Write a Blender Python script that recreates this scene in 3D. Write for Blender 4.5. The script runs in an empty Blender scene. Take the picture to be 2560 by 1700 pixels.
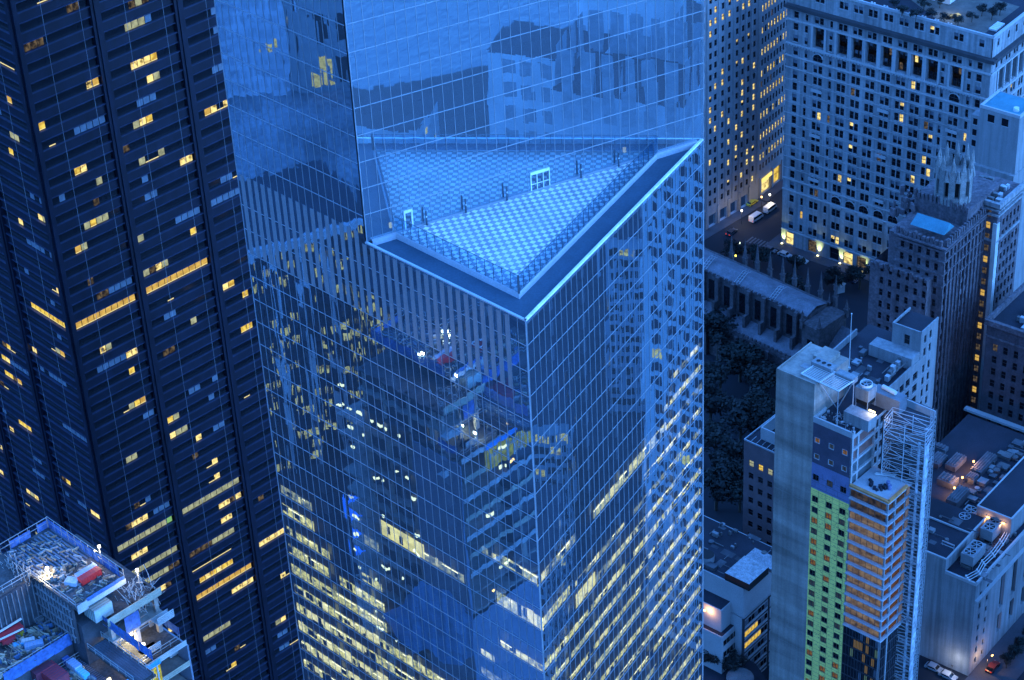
EXPO = 3.48; ES = EK = 2.0**-EXPO
import bpy, math, random
from mathutils import Vector
rnd = random.Random(11)
COL = bpy.context.scene.collection
R_ = math.radians
# ------------------------------------------------------------------ camera model (metres, z up)
CF, CP, CR = 5568.9, 0.59011631, -0.05602247
CAM = Vector((0, 0, 386.0))
FW = Vector((0, math.cos(CP), -math.sin(CP))); UP0 = Vector((0, math.sin(CP), math.cos(CP))); RT0 = Vector((1, 0, 0))
CX = RT0*math.cos(CR) + UP0*math.sin(CR); CY = UP0*math.cos(CR) - RT0*math.sin(CR)
def ray(px, py): return (FW*CF + CX*(px-1280) - CY*(py-850)).normalized()
def at(px, py, z):                      # surveyed point: where a sight line meets the level z
    d = ray(px, py); return CAM + d*((z-CAM.z)/d.z)
def pix(p):
    v = Vector(p)-CAM; w = v.dot(FW); return (1280+CF*v.dot(CX)/w, 850-CF*v.dot(CY)/w) if w > 1 else (-9e9, 0)
def seen(p, m=60):
    x, y = pix(p); return -m < x < 2560+m and -m < y < 1700+m
class Fr:                               # facade frame: u along the wall, n outwards, z up
    def __init__(s, o, a, z0=0.0):
        s.o = Vector((o[0], o[1], 0)); s.a = a; s.u = Vector((math.cos(R_(a)), math.sin(R_(a)), 0)); s.n = Vector((s.u.y, -s.u.x, 0))
    def P(s, u, n, z): q = s.o+s.u*u+s.n*n; return Vector((q.x, q.y, z))
    def hit(s, px, py):
        d = ray(px, py); t = (s.o-CAM).dot(s.n)/d.dot(s.n); q = CAM+d*t; return ((q-s.o).dot(s.u), q.z)
    def uv(s, p): v = Vector(p)-s.o; return v.dot(s.u), v.dot(s.n)
# ------------------------------------------------------------------ mesh builder
class MB:
    def __init__(s): s.v = []; s.f = []; s.m = []; s.t = []; s.c = {}
    def poly(s, pts, m=0, uv=None):
        b = len(s.v); s.v.extend([Vector(p) for p in pts]); s.f.append(list(range(b, b+len(pts)))); s.m.append(m); s.t.append(uv)
    def hexa(s, p, m=0, mt=None, mb=True):      # p: 4 bottom (ccw) + 4 top
        if mb: s.poly([p[3], p[2], p[1], p[0]], m)
        s.poly([p[4], p[5], p[6], p[7]], m if mt is None else mt)
        for i in range(4):
            j = (i+1) % 4; s.poly([p[i], p[j], p[4+j], p[4+i]], m)
    def box(s, c, d, m=0, a=0.0, mt=None):      # centre of the base, size, rotation (deg)
        ca, sa = math.cos(R_(a)), math.sin(R_(a)); q = []
        for z in (c[2], c[2]+d[2]):
            for x, y in ((-1, -1), (1, -1), (1, 1), (-1, 1)):
                X, Y = x*d[0]/2, y*d[1]/2; q.append(Vector((c[0]+X*ca-Y*sa, c[1]+X*sa+Y*ca, z)))
        s.hexa(q, m, mt)
    def fbox(s, F, u0, u1, n0, n1, z0, z1, m=0, mt=None):
        q = [F.P(u0, n1, z) for z in ()]
        for z in (z0, z1): q += [F.P(u0, n1, z), F.P(u1, n1, z), F.P(u1, n0, z), F.P(u0, n0, z)]
        s.hexa(q, m, mt)
    def fquad(s, F, u0, u1, n, z0, z1, m=0):
        s.poly([F.P(u0, n, z0), F.P(u1, n, z0), F.P(u1, n, z1), F.P(u0, n, z1)], m, [(u0, z0), (u1, z0), (u1, z1), (u0, z1)])
    def prism(s, pts, z0, z1, m=0, mt=None, bot=True):   # pts ccw
        n = len(pts)
        for i in range(n):
            a, b = pts[i], pts[(i+1) % n]; L = math.hypot(b[0]-a[0], b[1]-a[1])
            s.poly([(a[0], a[1], z0), (b[0], b[1], z0), (b[0], b[1], z1), (a[0], a[1], z1)], m, [(0, z0), (L, z0), (L, z1), (0, z1)])
        s.poly([(p[0], p[1], z1) for p in pts], m if mt is None else mt)
        if bot: s.poly([(p[0], p[1], z0) for p in reversed(pts)], m)
    def tube(s, a, b, r, n=4, m=0, r2=None, cap=True):
        a = Vector(a); b = Vector(b); d = (b-a)
        if d.length < 1e-6: return
        d.normalize(); x = d.cross(Vector((0, 0, 1))) if abs(d.z) < .95 else d.cross(Vector((1, 0, 0)))
        x.normalize(); y = d.cross(x); r2 = r if r2 is None else r2
        A = []; B = []
        for i in range(n):
            t = 2*math.pi*(i+.5)/n; w = x*math.cos(t)+y*math.sin(t); A.append(a+w*r); B.append(b+w*r2)
        for i in range(n):
            j = (i+1) % n; s.poly([A[i], A[j], B[j], B[i]], m)
        if cap: s.poly(list(reversed(A)), m); s.poly(B, m)
    def cyl(s, c, r, h, n=16, m=0, r2=None, mt=None):
        r2 = r if r2 is None else r2
        A = [Vector((c[0]+r*math.cos(2*math.pi*i/n), c[1]+r*math.sin(2*math.pi*i/n), c[2])) for i in range(n)]
        B = [Vector((c[0]+r2*math.cos(2*math.pi*i/n), c[1]+r2*math.sin(2*math.pi*i/n), c[2]+h)) for i in range(n)]
        for i in range(n): j = (i+1) % n; s.poly([A[i], A[j], B[j], B[i]], m)
        s.poly(B, m if mt is None else mt); s.poly(list(reversed(A)), m)
    def mesh(s, name, mats, loc=(0, 0, 0)):
        me = bpy.data.meshes.new(name); L = Vector(loc)
        me.from_pydata([tuple(v-L) for v in s.v], [], s.f)
        for mm in mats: me.materials.append(mm)
        me.polygons.foreach_set('material_index', s.m)
        if any(t for t in s.t):
            uv = me.uv_layers.new(name='UVMap'); k = 0
            for f, t in zip(s.f, s.t):
                for i in range(len(f)): uv.data[k].uv = t[i] if t else (0, 0); k += 1
        me.update(); return me
    def build(s, name, mats, parent=None, at=None):
        if not isinstance(mats, (list, tuple)): mats = [mats]
        loc = Vector(at) if at is not None else (Vector(parent['_w']) if parent is not None else Vector((0, 0, 0)))
        o = bpy.data.objects.new(name, s.mesh(name, mats, loc)); COL.objects.link(o)
        if parent is not None:
            o.parent = parent
            o.location = loc-Vector(parent['_w'])
        else: o.location = loc
        o['_w'] = tuple(loc); return o
def tag(o, label=None, cat=None, group=None, kind=None):
    if label: o['label'] = label
    if cat: o['category'] = cat
    if group: o['group'] = group
    if kind: o['kind'] = kind
    return o
def thing(name, loc, label, cat, group=None):
    o = bpy.data.objects.new(name, None); COL.objects.link(o); o.location = Vector(loc); o['_w'] = tuple(loc); o.empty_display_size = .5
    return tag(o, label, cat, group)
def dup(o, loc=None, parent=None, rot=None):
    c = o.copy(); COL.objects.link(c)
    if parent is not None: c.parent = parent
    if loc is not None: c.location = Vector(loc); c['_w'] = tuple(loc)
    if rot is not None: c.rotation_euler = (0, 0, rot)
    for ch in o.children: dup(ch, None, c)
    return c
# ------------------------------------------------------------------ materials
def newmat(name):
    m = bpy.data.materials.new(name); m.use_nodes = True; nt = m.node_tree; nt.nodes.clear()
    out = nt.nodes.new('ShaderNodeOutputMaterial'); return m, nt, out
def N(nt, t, **kw):
    n = nt.nodes.new(t)
    for k, v in kw.items(): setattr(n, k, v)
    return n
def ramp(nt, src, stops, interp='LINEAR'):
    r = N(nt, 'ShaderNodeValToRGB'); r.color_ramp.interpolation = interp; e = r.color_ramp.elements
    while len(e) < len(stops): e.new(.5)
    for i, (p, c) in enumerate(stops): e[i].position = p; e[i].color = (*c, 1) if len(c) == 3 else c
    nt.links.new(src, r.inputs[0]); return r.outputs[0]
def g3(v): return (v, v, v)
def M(name, col, rough=.7, metal=0.0, var=.2, vs=.35, spec=.4, fine=.12, fs=4.0, streak=0.0, bump=0.0, bs=6.0, pour=0.0):
    m, nt, out = newmat(name); b = N(nt, 'ShaderNodeBsdfPrincipled'); L = nt.links.new
    tc = N(nt, 'ShaderNodeTexCoord'); n1 = N(nt, 'ShaderNodeTexNoise'); n1.inputs['Scale'].default_value = vs; n1.inputs['Detail'].default_value = 4
    L(tc.outputs['Object'], n1.inputs['Vector'])
    n2 = N(nt, 'ShaderNodeTexNoise'); n2.inputs['Scale'].default_value = fs; n2.inputs['Detail'].default_value = 3; L(tc.outputs['Object'], n2.inputs['Vector'])
    a = ramp(nt, n1.outputs[0], [(.3, g3(1-var)), (.7, g3(1+var))]); c = ramp(nt, n2.outputs[0], [(.3, g3(1-fine)), (.7, g3(1+fine))])
    x = N(nt, 'ShaderNodeMixRGB', blend_type='MULTIPLY'); x.inputs[0].default_value = 1; L(a, x.inputs[1]); L(c, x.inputs[2])
    y = N(nt, 'ShaderNodeMixRGB', blend_type='MULTIPLY'); y.inputs[0].default_value = 1; L(x.outputs[0], y.inputs[1]); y.inputs[2].default_value = (*col, 1)
    last = y.outputs[0]
    if streak:
        mp = N(nt, 'ShaderNodeMapping'); mp.inputs['Scale'].default_value = (.9, .9, .05); L(tc.outputs['Object'], mp.inputs[0])
        n3 = N(nt, 'ShaderNodeTexNoise'); n3.inputs['Scale'].default_value = 1; n3.inputs['Detail'].default_value = 5; L(mp.outputs[0], n3.inputs['Vector'])
        sct = ramp(nt, n3.outputs[0], [(.35, g3(1-streak)), (.65, g3(1+streak*.4))])
        z = N(nt, 'ShaderNodeMixRGB', blend_type='MULTIPLY'); z.inputs[0].default_value = 1; L(last, z.inputs[1]); L(sct, z.inputs[2]); last = z.outputs[0]
    if pour:
        mp = N(nt, 'ShaderNodeMapping'); mp.inputs['Scale'].default_value = (.015, .015, .16); L(tc.outputs['Object'], mp.inputs[0])
        n4 = N(nt, 'ShaderNodeTexNoise'); n4.inputs['Scale'].default_value = 1; n4.inputs['Detail'].default_value = 2; L(mp.outputs[0], n4.inputs['Vector'])
        z = N(nt, 'ShaderNodeMixRGB', blend_type='MULTIPLY'); z.inputs[0].default_value = 1; L(last, z.inputs[1]); L(ramp(nt, n4.outputs[0], [(.40, g3(1-pour)), (.47, g3(1)), (.53, g3(1)), (.6, g3(1+pour))]), z.inputs[2]); last = z.outputs[0]
    L(last, b.inputs['Base Color']); b.inputs['Roughness'].default_value = rough; b.inputs['Metallic'].default_value = metal
    b.inputs['Specular IOR Level'].default_value = spec
    if bump:
        nb = N(nt, 'ShaderNodeTexNoise'); nb.inputs['Scale'].default_value = bs; nb.inputs['Detail'].default_value = 4; L(tc.outputs['Object'], nb.inputs['Vector'])
        bm = N(nt, 'ShaderNodeBump'); bm.inputs['Strength'].default_value = bump; bm.inputs['Distance'].default_value = .1; L(nb.outputs[0], bm.inputs['Height']); L(bm.outputs[0], b.inputs['Normal'])
    L(b.outputs[0], out.inputs[0]); return m
def EM(name, col, strength=1.0, dark=None, scale=(1.1, 1.1, .9), mid=None, lo=.42, hi=.56, seed=0.0):
    """light coming out of a lit room: lamps, furniture and blinds break it up"""
    m, nt, out = newmat(name); e = N(nt, 'ShaderNodeEmission'); L = nt.links.new
    if dark is None: e.inputs[0].default_value = (*col, 1)
    else:
        tc = N(nt, 'ShaderNodeTexCoord'); mp = N(nt, 'ShaderNodeMapping'); mp.inputs['Scale'].default_value = scale; mp.inputs['Location'].default_value = (seed, seed*.7, seed*1.3); L(tc.outputs['Object'], mp.inputs[0])
        n = N(nt, 'ShaderNodeTexNoise'); n.inputs['Scale'].default_value = 1; n.inputs['Detail'].default_value = 3; n.inputs['Roughness'].default_value = .7; L(mp.outputs[0], n.inputs['Vector'])
        st = [(lo, dark), (hi, col)] if mid is None else [(lo, dark), ((lo+hi)/2, mid), (hi, col)]
        L(ramp(nt, n.outputs[0], st), e.inputs[0])
    e.inputs[1].default_value = strength*ES; L(e.outputs[0], out.inputs[0])
    try: m.cycles.emission_sampling = 'NONE'
    except Exception: pass
    return m
def GLASS(name, tint=(.75, .85, 1.0), see=(.45, .6, .75), fac=.55, wav=.03, ws=(.55, .16), wd=.5, cell=None, tilt=0.0, veil=0.0):
    """coated glazing: part mirror with the slight waviness of real panes, part see-through"""
    m, nt, out = newmat(name); L = nt.links.new
    uv = N(nt, 'ShaderNodeUVMap'); mp = N(nt, 'ShaderNodeMapping'); mp.inputs['Scale'].default_value = (ws[0], ws[1], 1); L(uv.outputs[0], mp.inputs[0])
    n = N(nt, 'ShaderNodeTexNoise'); n.inputs['Scale'].default_value = 1; n.inputs['Detail'].default_value = .6; n.inputs['Roughness'].default_value = .4; L(mp.outputs[0], n.inputs['Vector'])
    bm = N(nt, 'ShaderNodeBump'); bm.inputs['Strength'].default_value = 1; bm.inputs['Distance'].default_value = wav; L(n.outputs[0], bm.inputs['Height'])
    nrm = bm.outputs[0]
    if cell:
        mc = N(nt, 'ShaderNodeMapping'); mc.inputs['Scale'].default_value = (1/cell[0], 1/cell[1], 1); L(uv.outputs[0], mc.inputs[0])
        fl = N(nt, 'ShaderNodeVectorMath', operation='FLOOR'); L(mc.outputs[0], fl.inputs[0])
        wn = N(nt, 'ShaderNodeTexWhiteNoise'); wn.noise_dimensions = '3D'; L(fl.outputs[0], wn.inputs['Vector'])
        sb = N(nt, 'ShaderNodeVectorMath', operation='SUBTRACT'); L(wn.outputs['Color'], sb.inputs[0]); sb.inputs[1].default_value = (.5, .5, .5)
        sc = N(nt, 'ShaderNodeVectorMath', operation='SCALE'); L(sb.outputs[0], sc.inputs[0]); sc.inputs[3].default_value = tilt
        ad = N(nt, 'ShaderNodeVectorMath', operation='ADD'); L(bm.outputs[0], ad.inputs[0]); L(sc.outputs[0], ad.inputs[1])
        nm = N(nt, 'ShaderNodeVectorMath', operation='NORMALIZE'); L(ad.outputs[0], nm.inputs[0]); nrm = nm.outputs[0]
    gl = N(nt, 'ShaderNodeBsdfGlossy'); gl.inputs['Color'].default_value = (*tint, 1); gl.inputs['Roughness'].default_value = .0; L(nrm, gl.inputs['Normal'])
    tr = N(nt, 'ShaderNodeBsdfTransparent'); tr.inputs['Color'].default_value = (*see, 1)
    fr = N(nt, 'ShaderNodeFresnel'); fr.inputs[0].default_value = 1.5
    mr = N(nt, 'ShaderNodeMapRange'); L(fr.outputs[0], mr.inputs[0]); mr.inputs[3].default_value = fac; mr.inputs[4].default_value = 1.0
    mx = N(nt, 'ShaderNodeMixShader'); L(mr.outputs[0], mx.inputs[0]); L(tr.outputs[0], mx.inputs[1]); L(gl.outputs[0], mx.inputs[2]); last = mx.outputs[0]
    if veil:
        df = N(nt, 'ShaderNodeBsdfDiffuse'); df.inputs[0].default_value = (.42, .46, .52, 1); m2 = N(nt, 'ShaderNodeMixShader'); m2.inputs[0].default_value = veil; L(last, m2.inputs[1]); L(df.outputs[0], m2.inputs[2]); last = m2.outputs[0]  # flat pale mix paints a haze of reflected light over the glass
    L(last, out.inputs[0]); return m
# shared kit
def wall_grid(mb, F, u0, u1, z0, z1, cols, rows, depth=.35, m=0, mr=None, n=0.0):
    """a real wall with a rectangular opening at every column x row, with reveals"""
    mr = m if mr is None else mr
    us = sorted({u0, u1, *[x for c in cols for x in c]}); zs = sorted({z0, z1, *[x for c in rows for x in c]})
    us = [x for x in us if u0-1e-6 <= x <= u1+1e-6]; zs = [x for x in zs if z0-1e-6 <= x <= z1+1e-6]
    iscol = [any(c[0]-1e-6 <= (a+b)/2 <= c[1] for c in cols) for a, b in zip(us, us[1:])]
    # piers: full height strips; spandrels between rows in each column
    i = 0
    while i < len(us)-1:
        if not iscol[i]:
            mb.fquad(F, us[i], us[i+1], n, z0, z1, m)
        else:
            for k in range(len(zs)-1):
                zc = (zs[k]+zs[k+1])/2
                if not any(r[0] <= zc <= r[1] for r in rows): mb.fquad(F, us[i], us[i+1], n, zs[k], zs[k+1], m)
                else:
                    a, b, c, d = us[i], us[i+1], zs[k], zs[k+1]; P = F.P
                    mb.poly([P(a, n, c), P(a, n-depth, c), P(a, n-depth, d), P(a, n, d)], mr)
                    mb.poly([P(b, n-depth, c), P(b, n, c), P(b, n, d), P(b, n-depth, d)], mr)
                    mb.poly([P(a, n, c), P(b, n, c), P(b, n-depth, c), P(a, n-depth, c)], mr)
                    mb.poly([P(a, n-depth, d), P(b, n-depth, d), P(b, n, d), P(a, n, d)], mr)
        i += 1
# ------------------------------------------------------------------ palette
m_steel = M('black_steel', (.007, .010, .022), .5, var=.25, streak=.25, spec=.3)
m_steel2 = M('sky_sheen_flange', (.024, .034, .066), .45, var=.2, spec=.4)  # lighter than the web: sky reflection painted into the flange colour
m_dglass = M('dark_window_glass', (.008, .009, .012), .06, var=.1, spec=.5)
m_blind = M('pale_blind', (.13, .15, .18), .8, var=.25, vs=.6)
m_alu = M('aluminium_mullion', (.34, .36, .38), .4, .4, var=.1)
m_alul = M('highlit_metal_coping', (.86, .85, .82), .4, .0, var=.2, vs=.5)  # near white: the right coping's highlight is put into the colour
m_conc = M('raw_concrete', (.29, .255, .22), .85, pour=.3, var=.14, vs=.12, streak=.22, fine=.1, fs=2.5)
m_asph = M('asphalt', (.016, .019, .028), .85, var=.25, vs=.06, fine=.2)
m_pave = M('pavement', (.06, .062, .075), .85, var=.2, vs=.2)
m_roofd = M('dark_roof_felt', (.018, .020, .030), .9, var=.35, vs=.12, fine=.25)
m_roofg = M('grey_gravel_roof', (.12, .12, .12), .9, var=.3, vs=.2, fine=.3)
m_white = M('white_paint', (.58, .58, .57), .6, var=.08, vs=.3, fine=.05)
m_zinc = M('galvanised_metal', (.38, .40, .42), .45, .35, var=.2)
m_black = M('soot_black', (.012, .012, .013), .8)
Y1, Y2, Y3 = (.95, .66, .16), (.90, .55, .17), (.78, .78, .36)
e_warm = EM('warm_office_light', (1.0, .80, .30), 1.25, dark=(.06, .045, .02), mid=(.62, .46, .16), scale=(.8, .8, 1.1), lo=.34, hi=.54)
e_yel = EM('yellow_office_light', (1.0, .74, .13), 1.0, dark=(.55, .33, .06), scale=(.8, .8, .8), lo=.4, hi=.6)
e_amber = EM('amber_blind_light', (.92, .60, .14), .9, dark=(.55, .33, .08), scale=(.7, .7, 1.2), lo=.35, hi=.65)
e_white = EM('pale_office_light', (.62, .66, .42), .8, dark=(.25, .28, .2), scale=(.6, .6, .7), lo=.35, hi=.65)
e_dim = EM('dim_room_light', (.30, .22, .13), .6, dark=(.02, .02, .03), scale=(1.2, 1.2, 1.2), lo=.4, hi=.65)
e_green = EM('green_room_light', (.28, .62, .22), .8)
e_sill = EM('sill_glow', (1.0, .86, .42), 1.1)
e_lamp = EM('floodlight_glow', (1.0, .93, .78), 14)
e_sod = EM('sodium_glow', (1.0, .45, .12), 9)
WM = [m_dglass, m_blind, e_warm, e_yel, e_amber, e_white, e_dim, e_green, e_sill]
WK = dict(dark=0, blind=1, warm=2, yel=3, amber=4, white=5, dim=6, green=7, tube=8)
def vis_size(p, w, h): return w*h/max((Vector(p)-CAM).length, 1)**2 if seen(p, 10) else -1
def put_windows(root, wins, build, mats, name='window', cap=100):
    """wins: (key, place, area) ; build(mb, key) draws one window round the origin. the largest in view are parts, the rest one part"""
    wins = sorted(wins, key=lambda w: -vis_size(w[1], w[2], 1)); cache = {}; rest = MB(); W = Vector(root['_w'])
    for i, (key, p, ar) in enumerate(wins):
        if i < cap and seen(p, 10):
            if key not in cache:
                mb = MB(); build(mb, key); cache[key] = mb.mesh(name, mats)
            o = bpy.data.objects.new(name, cache[key]); COL.objects.link(o); o.parent = root; o.location = Vector(p)-W; o['_w'] = tuple(p)
        else:
            mb = MB(); build(mb, key); b = len(rest.v); rest.v += [v+Vector(p) for v in mb.v]; rest.f += [[b+i for i in f] for f in mb.f]; rest.m += mb.m; rest.t += mb.t
    if rest.f: tag(rest.build(name, mats, root), kind='stuff')
# ------------------------------------------------------------------ 1. the glass tower with the roof terrace
FLH, Z0T = 4.11, 227.02
P0 = Vector((1.91, 241.85)); PL = Vector((-19.27, 264.0)); PR = Vector((29.8, 287.85)); PA = Vector((-38.45, 283.2)); PB = PA+(PR-P0)
FL = Fr(PA, math.degrees(math.atan2(P0.y-PA.y, P0.x-PA.x))); LL = (P0-PA).length; LPL = (PL-PA).length
FRr = Fr(P0, math.degrees(math.atan2(PR.y-P0.y, PR.x-P0.x))); LR = (PR-P0).length
FU = Fr(PL, math.degrees(math.atan2(PR.y-PL.y, PR.x-PL.x))); LU = (PR-PL).length
ZT, ZTOP = 227.0, 297.0
tower = thing('glass_tower', (P0.x, P0.y, 0), 'tall blue mirror glass office tower with a notched triangular roof terrace', 'tower')
g_t = GLASS('tower_mirror_glass', tint=(.50, .77, 1.0), see=(.62, .70, .80), fac=.46, wav=.007, ws=(.7, .12), cell=(1.524, FLH), tilt=.003, veil=.075)
g_r = GLASS('tower_side_glass', tint=(.50, .80, 1.0), see=(.62, .70, .80), fac=.44, wav=.0065, ws=(.6, .12), cell=(1.524, FLH), tilt=.003, veil=.05)
g_u = GLASS('tower_upper_glass', tint=(.56, .86, 1.0), see=(.4, .5, .6), fac=.58, wav=.0022, ws=(.5, .12), cell=(1.524, FLH), tilt=.0014, veil=.13)
def cwall(F, L0, L1, za, zb, phase, mat, extra=None):
    mb = MB(); mb.fquad(F, L0, L1, 0, za, zb); w = mb.build('curtain_wall', mat, tower)
    g = MB(); k = math.ceil((L0-phase)/1.524); u = phase+1.524*k
    while u < L1-.2:
        if u > L0+.15: g.fbox(F, u-.03, u+.03, -.03, .05, za, zb)
        u += 1.524
    i = math.ceil((za-Z0T)/FLH)
    while Z0T+i*FLH < zb-.5:
        z = Z0T+i*FLH
        if z > za+.5: g.fbox(F, L0, L1, .0, .04, z-.05, z+.05)
        i += 1
    o = g.build('mullion_grid', m_alu, w); o.location = (0, 0, 0); return w
wL = cwall(FL, 0, LL, 0, ZT-.2, LL % 1.524, g_t)
cwall(FL, 0, LPL, ZT-.2, ZTOP, LL % 1.524, g_t)
cwall(FRr, 0, LR, 0, ZT-.2, .23, g_r)
cwall(FU, 0, LU, ZT-.2, ZTOP, .9, g_u)
# back walls, roof
b = MB(); b.poly([(*PB, 0), (*PA, 0), (*PA, ZTOP), (*PB, ZTOP)], 0, [(0, 0), (50, 0), (50, 297), (0, 297)]); b.poly([(*PR, 0), (*PB, 0), (*PB, ZTOP), (*PR, ZTOP)], 0, [(0, 0), (50, 0), (50, 297), (0, 297)])
b.poly([(*PL, ZTOP), (*PR, ZTOP), (*PB, ZTOP), (*PA, ZTOP)], 1); b.build('rear_wall', [m_dglass, m_roofd], tower)
# edge trims
b = MB()
for q, za, zb in ((P0, 0, ZT), (PL, ZT, ZTOP), (PR, 0, ZTOP), (PA, 0, ZTOP)): b.tube((*q, za), (*q, zb), .085, 6)
b.build('edge_trim', M('edge_metal', (.36, .38, .41), .4, .3, var=.25, vs=.4), tower)
# floors inside
def inset(ps, d):
    n = len(ps); out = []
    for i in range(n):
        p, q, r = Vector(ps[i-1]), Vector(ps[i]), Vector(ps[(i+1) % n]); a = (q-p).normalized(); c = (r-q).normalized()
        na, nc = Vector((-a.y, a.x)), Vector((-c.y, c.x)); k = d/(1+na.dot(nc)); out.append(q+(na+nc)*k)
    return out
low = [P0, PR, PB, PA]; upp = [PL, PR, PB, PA]
m_floor = M('office_floor', (.16, .16, .17), .8); m_core = M('office_core_wall', (.05, .05, .055), .9)
b = MB(); i = 0
for i in range(-27, 17):
    z = Z0T+i*FLH
    if i == 0: continue
    ps = inset(low if i < 0 else upp, .35)
    if i < 0: b.prism(ps, z-.75, z-.1, 1, 0)
    else: b.prism(ps, z-.75, z-.1, 1, 0)
b.build('floor_slab', [m_floor, m_core], tower)
b = MB(); b.prism(inset(low, 6), 0, ZT-1.2, 0); b.prism(inset(upp, 5), ZT+.2, ZTOP-.5, 0); b.build('core', m_core, tower)
# columns just behind the glass
b = MB()
for F, L in ((FL, LL), (FRr, LR)):
    for k in range(1, 6): b.fbox(F, L*k/6-.45, L*k/6+.45, -2.2, -1.3, 80, ZT-1.2)
b.build('column', M('pale_column', (.3, .32, .33), .7), tower)
# lit storeys: a band of lit room seen just above the floor line
e_t1 = EM('lit_storey_yellow', (.86, .78, .24), 3.0, dark=(.03, .05, .07), mid=(.36, .36, .14), scale=(1.3, 1.3, 1.6), lo=.34, hi=.62)
e_t2 = EM('lit_storey_pale', (.80, .76, .36), 2.8, dark=(.10, .14, .16), mid=(.30, .34, .2), scale=(1.2, 1.2, 1.5), lo=.3, hi=.62, seed=7)
e_t3 = EM('lit_storey_full', (.95, .85, .28), 2.8, dark=(.55, .5, .18), scale=(.35, .35, .5), lo=.35, hi=.6)
e_t4 = EM('lit_storey_dim', (.45, .46, .24), 2.4, dark=(.03, .06, .09), mid=(.15, .19, .16), scale=(.8, .8, 1.2), lo=.36, hi=.62, seed=3)
e_t5 = EM('lit_cell', (.95, .88, .40), 3.0, dark=(.5, .45, .2), scale=(1.2, 1.2, 1.2), lo=.35, hi=.6); e_t6 = EM('ceiling_light', (1.0, .92, .5), 4.5)
def band(F, u0, u1, z, h, mat, n=-.3):
    k = round((z-Z0T)/FLH); zf = Z0T+k*FLH-.08; b = MB(); b.fquad(F, u0, u1, n, zf, zf+h); r = random.Random(int(zf*10+u0*7)); u = u0
    while u < u1-1.6:
        t = r.random(); w = r.choice((.5, .8, 1.4, 1.4, 2.6))
        if t < .16: b.fquad(F, u, min(u1, u+w), n+.05, zf+h*r.uniform(.1, .5), zf+h*r.uniform(.8, 1.25), 1)
        elif t < .36: b.fquad(F, u, min(u1, u+w), n+.04, zf+h*r.uniform(0, .3), zf+h*r.uniform(.6, 1.1), 2)
        elif t < .5: b.fbox(F, u, min(u1, u+w*1.3), n+.03, n+.07, zf+h*.78, zf+h*.9, 3)
        u += r.uniform(.5, 1.6)
    b.build('lit_storey', [mat, e_t5, m_core, e_t6], tower)
def bandp(F, x0, y0, x1, y1, h, mat, n=-.3):
    a = F.hit(x0, y0); c = F.hit(x1, y1); band(F, a[0], c[0], (a[1]+c[1])/2, h, mat, n)
def s8(x, y): return 640+x/2.9037, 1160+y/2.9037
for (x0, y0, x1, y1, h, mat) in ((170, 185, 395, 320, 1.7, e_t4), (185, 335, 412, 470, 2.0, e_t1), (215, 480, 525, 670, 1.6, e_t1), (760, 810, 905, 915, 1.7, e_t1),
        (230, 635, 520, 815, 2.0, e_t1), (600, 860, 925, 1062, 1.9, e_t1), (250, 765, 940, 1205, 2.0, e_t1), (270, 900, 860, 1280, 1.9, e_t1), (290, 1050, 800, 1380, 1.9, e_t1),
        (305, 1190, 760, 1470, 1.9, e_t1), (325, 1325, 800, 1568, 1.7, e_t1), (905, 510, 1215, 685, 2.9, e_t3), (775, 540, 880, 610, 1.8, e_t4), (1215, 690, 1500, 850, 1.6, e_t4), (350, 1540, 700, 1700, 1.6, e_t1), (740, 1560, 1000, 1700, 1.4, e_t4)):
    bandp(FL, *s8(x0, y0), *s8(x1, y1), h, mat)
def s6(x, y): return 1200+x/1.8453, 850+y/1.8453
for (x0, y0, x1, y1, h, mat) in ((72, 1205, 285, 1328, 2.4, e_t2), (90, 1410, 292, 1530, 1.3, e_t1), (0, 935, 100, 990, 1.3, e_t4), (95, 1030, 270, 1105, 1.7, e_t2), (0, 1530, 250, 1660, 1.5, e_t4), (0, 1440, 60, 1470, 1.2, e_t2)):
    bandp(FL, *s6(x0, y0), *s6(x1, y1), h, mat)
def sB(x, y): return 1340+x/3.92, 1300+y/3.92
for (x0, y0, x1, y1, h, mat) in ((25, 560, 400, 180, 1.6, e_t4), (60, 1060, 350, 700, 1.7, e_t1), (410, 840, 600, 640, 2.6, e_t3), (600, 640, 1090, 20, 1.2, e_t2), (400, 620, 880, 110, 1.1, e_t4), (600, 640, 730, 470, 1.6, e_t4)):
    bandp(FRr, *sB(x0, y0), *sB(x1, y1), h, mat)
def sC(x, y): return 1320+x/3.5636, 900+y/3.5636
for (x0, y0, x1, y1, h, mat) in ((600, 1390, 830, 1130, 1.7, e_t2), (830, 1130, 1245, 600, 2.0, e_t2), (1420, 430, 1568, 230, 1.3, e_t4), (1050, 1560, 1568, 880, 1.0, e_t4)):
    bandp(FRr, *sC(x0, y0), *sC(x1, y1), h, mat)
zlow = FRr.hit(*sB(100, 1480))[1]
k0 = round((zlow-Z0T)/FLH)
for k in range(k0, k0-20, -1): band(FRr, 0.4, LR-.4, Z0T+k*FLH, 1.1 if k % 3 else 1.25, e_t1 if k % 2 else e_t2)
for k, a in ((k0+1, .50), (k0+2, .55), (k0+3, .62), (k0+4, .66), (k0+5, .75), (k0+6, .8)): band(FRr, LR*a, LR-.4, Z0T+k*FLH, 1.0, e_t4 if k % 2 else e_t2)
for k in range(k0-4, k0-20, -1): band(FL, .4, LL*.9, Z0T+k*FLH, 1.9, e_t1)
# louvred plant storeys under the terrace: opaque strips between dark panes
b = MB(); zb, ph = Z0T-3*FLH, LL % 1.524
u = LL-2*1.524
while u > .3:
    b.fbox(FL, u-.78, u, .012, .05, zb+.1, ZT-.5 if u > LPL else ZT+1.2); u -= 1.524
b.build('plant_screen', M('plant_screen_panel', (.20, .21, .225), .35, .1, var=.06, spec=.6), tower)
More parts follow.
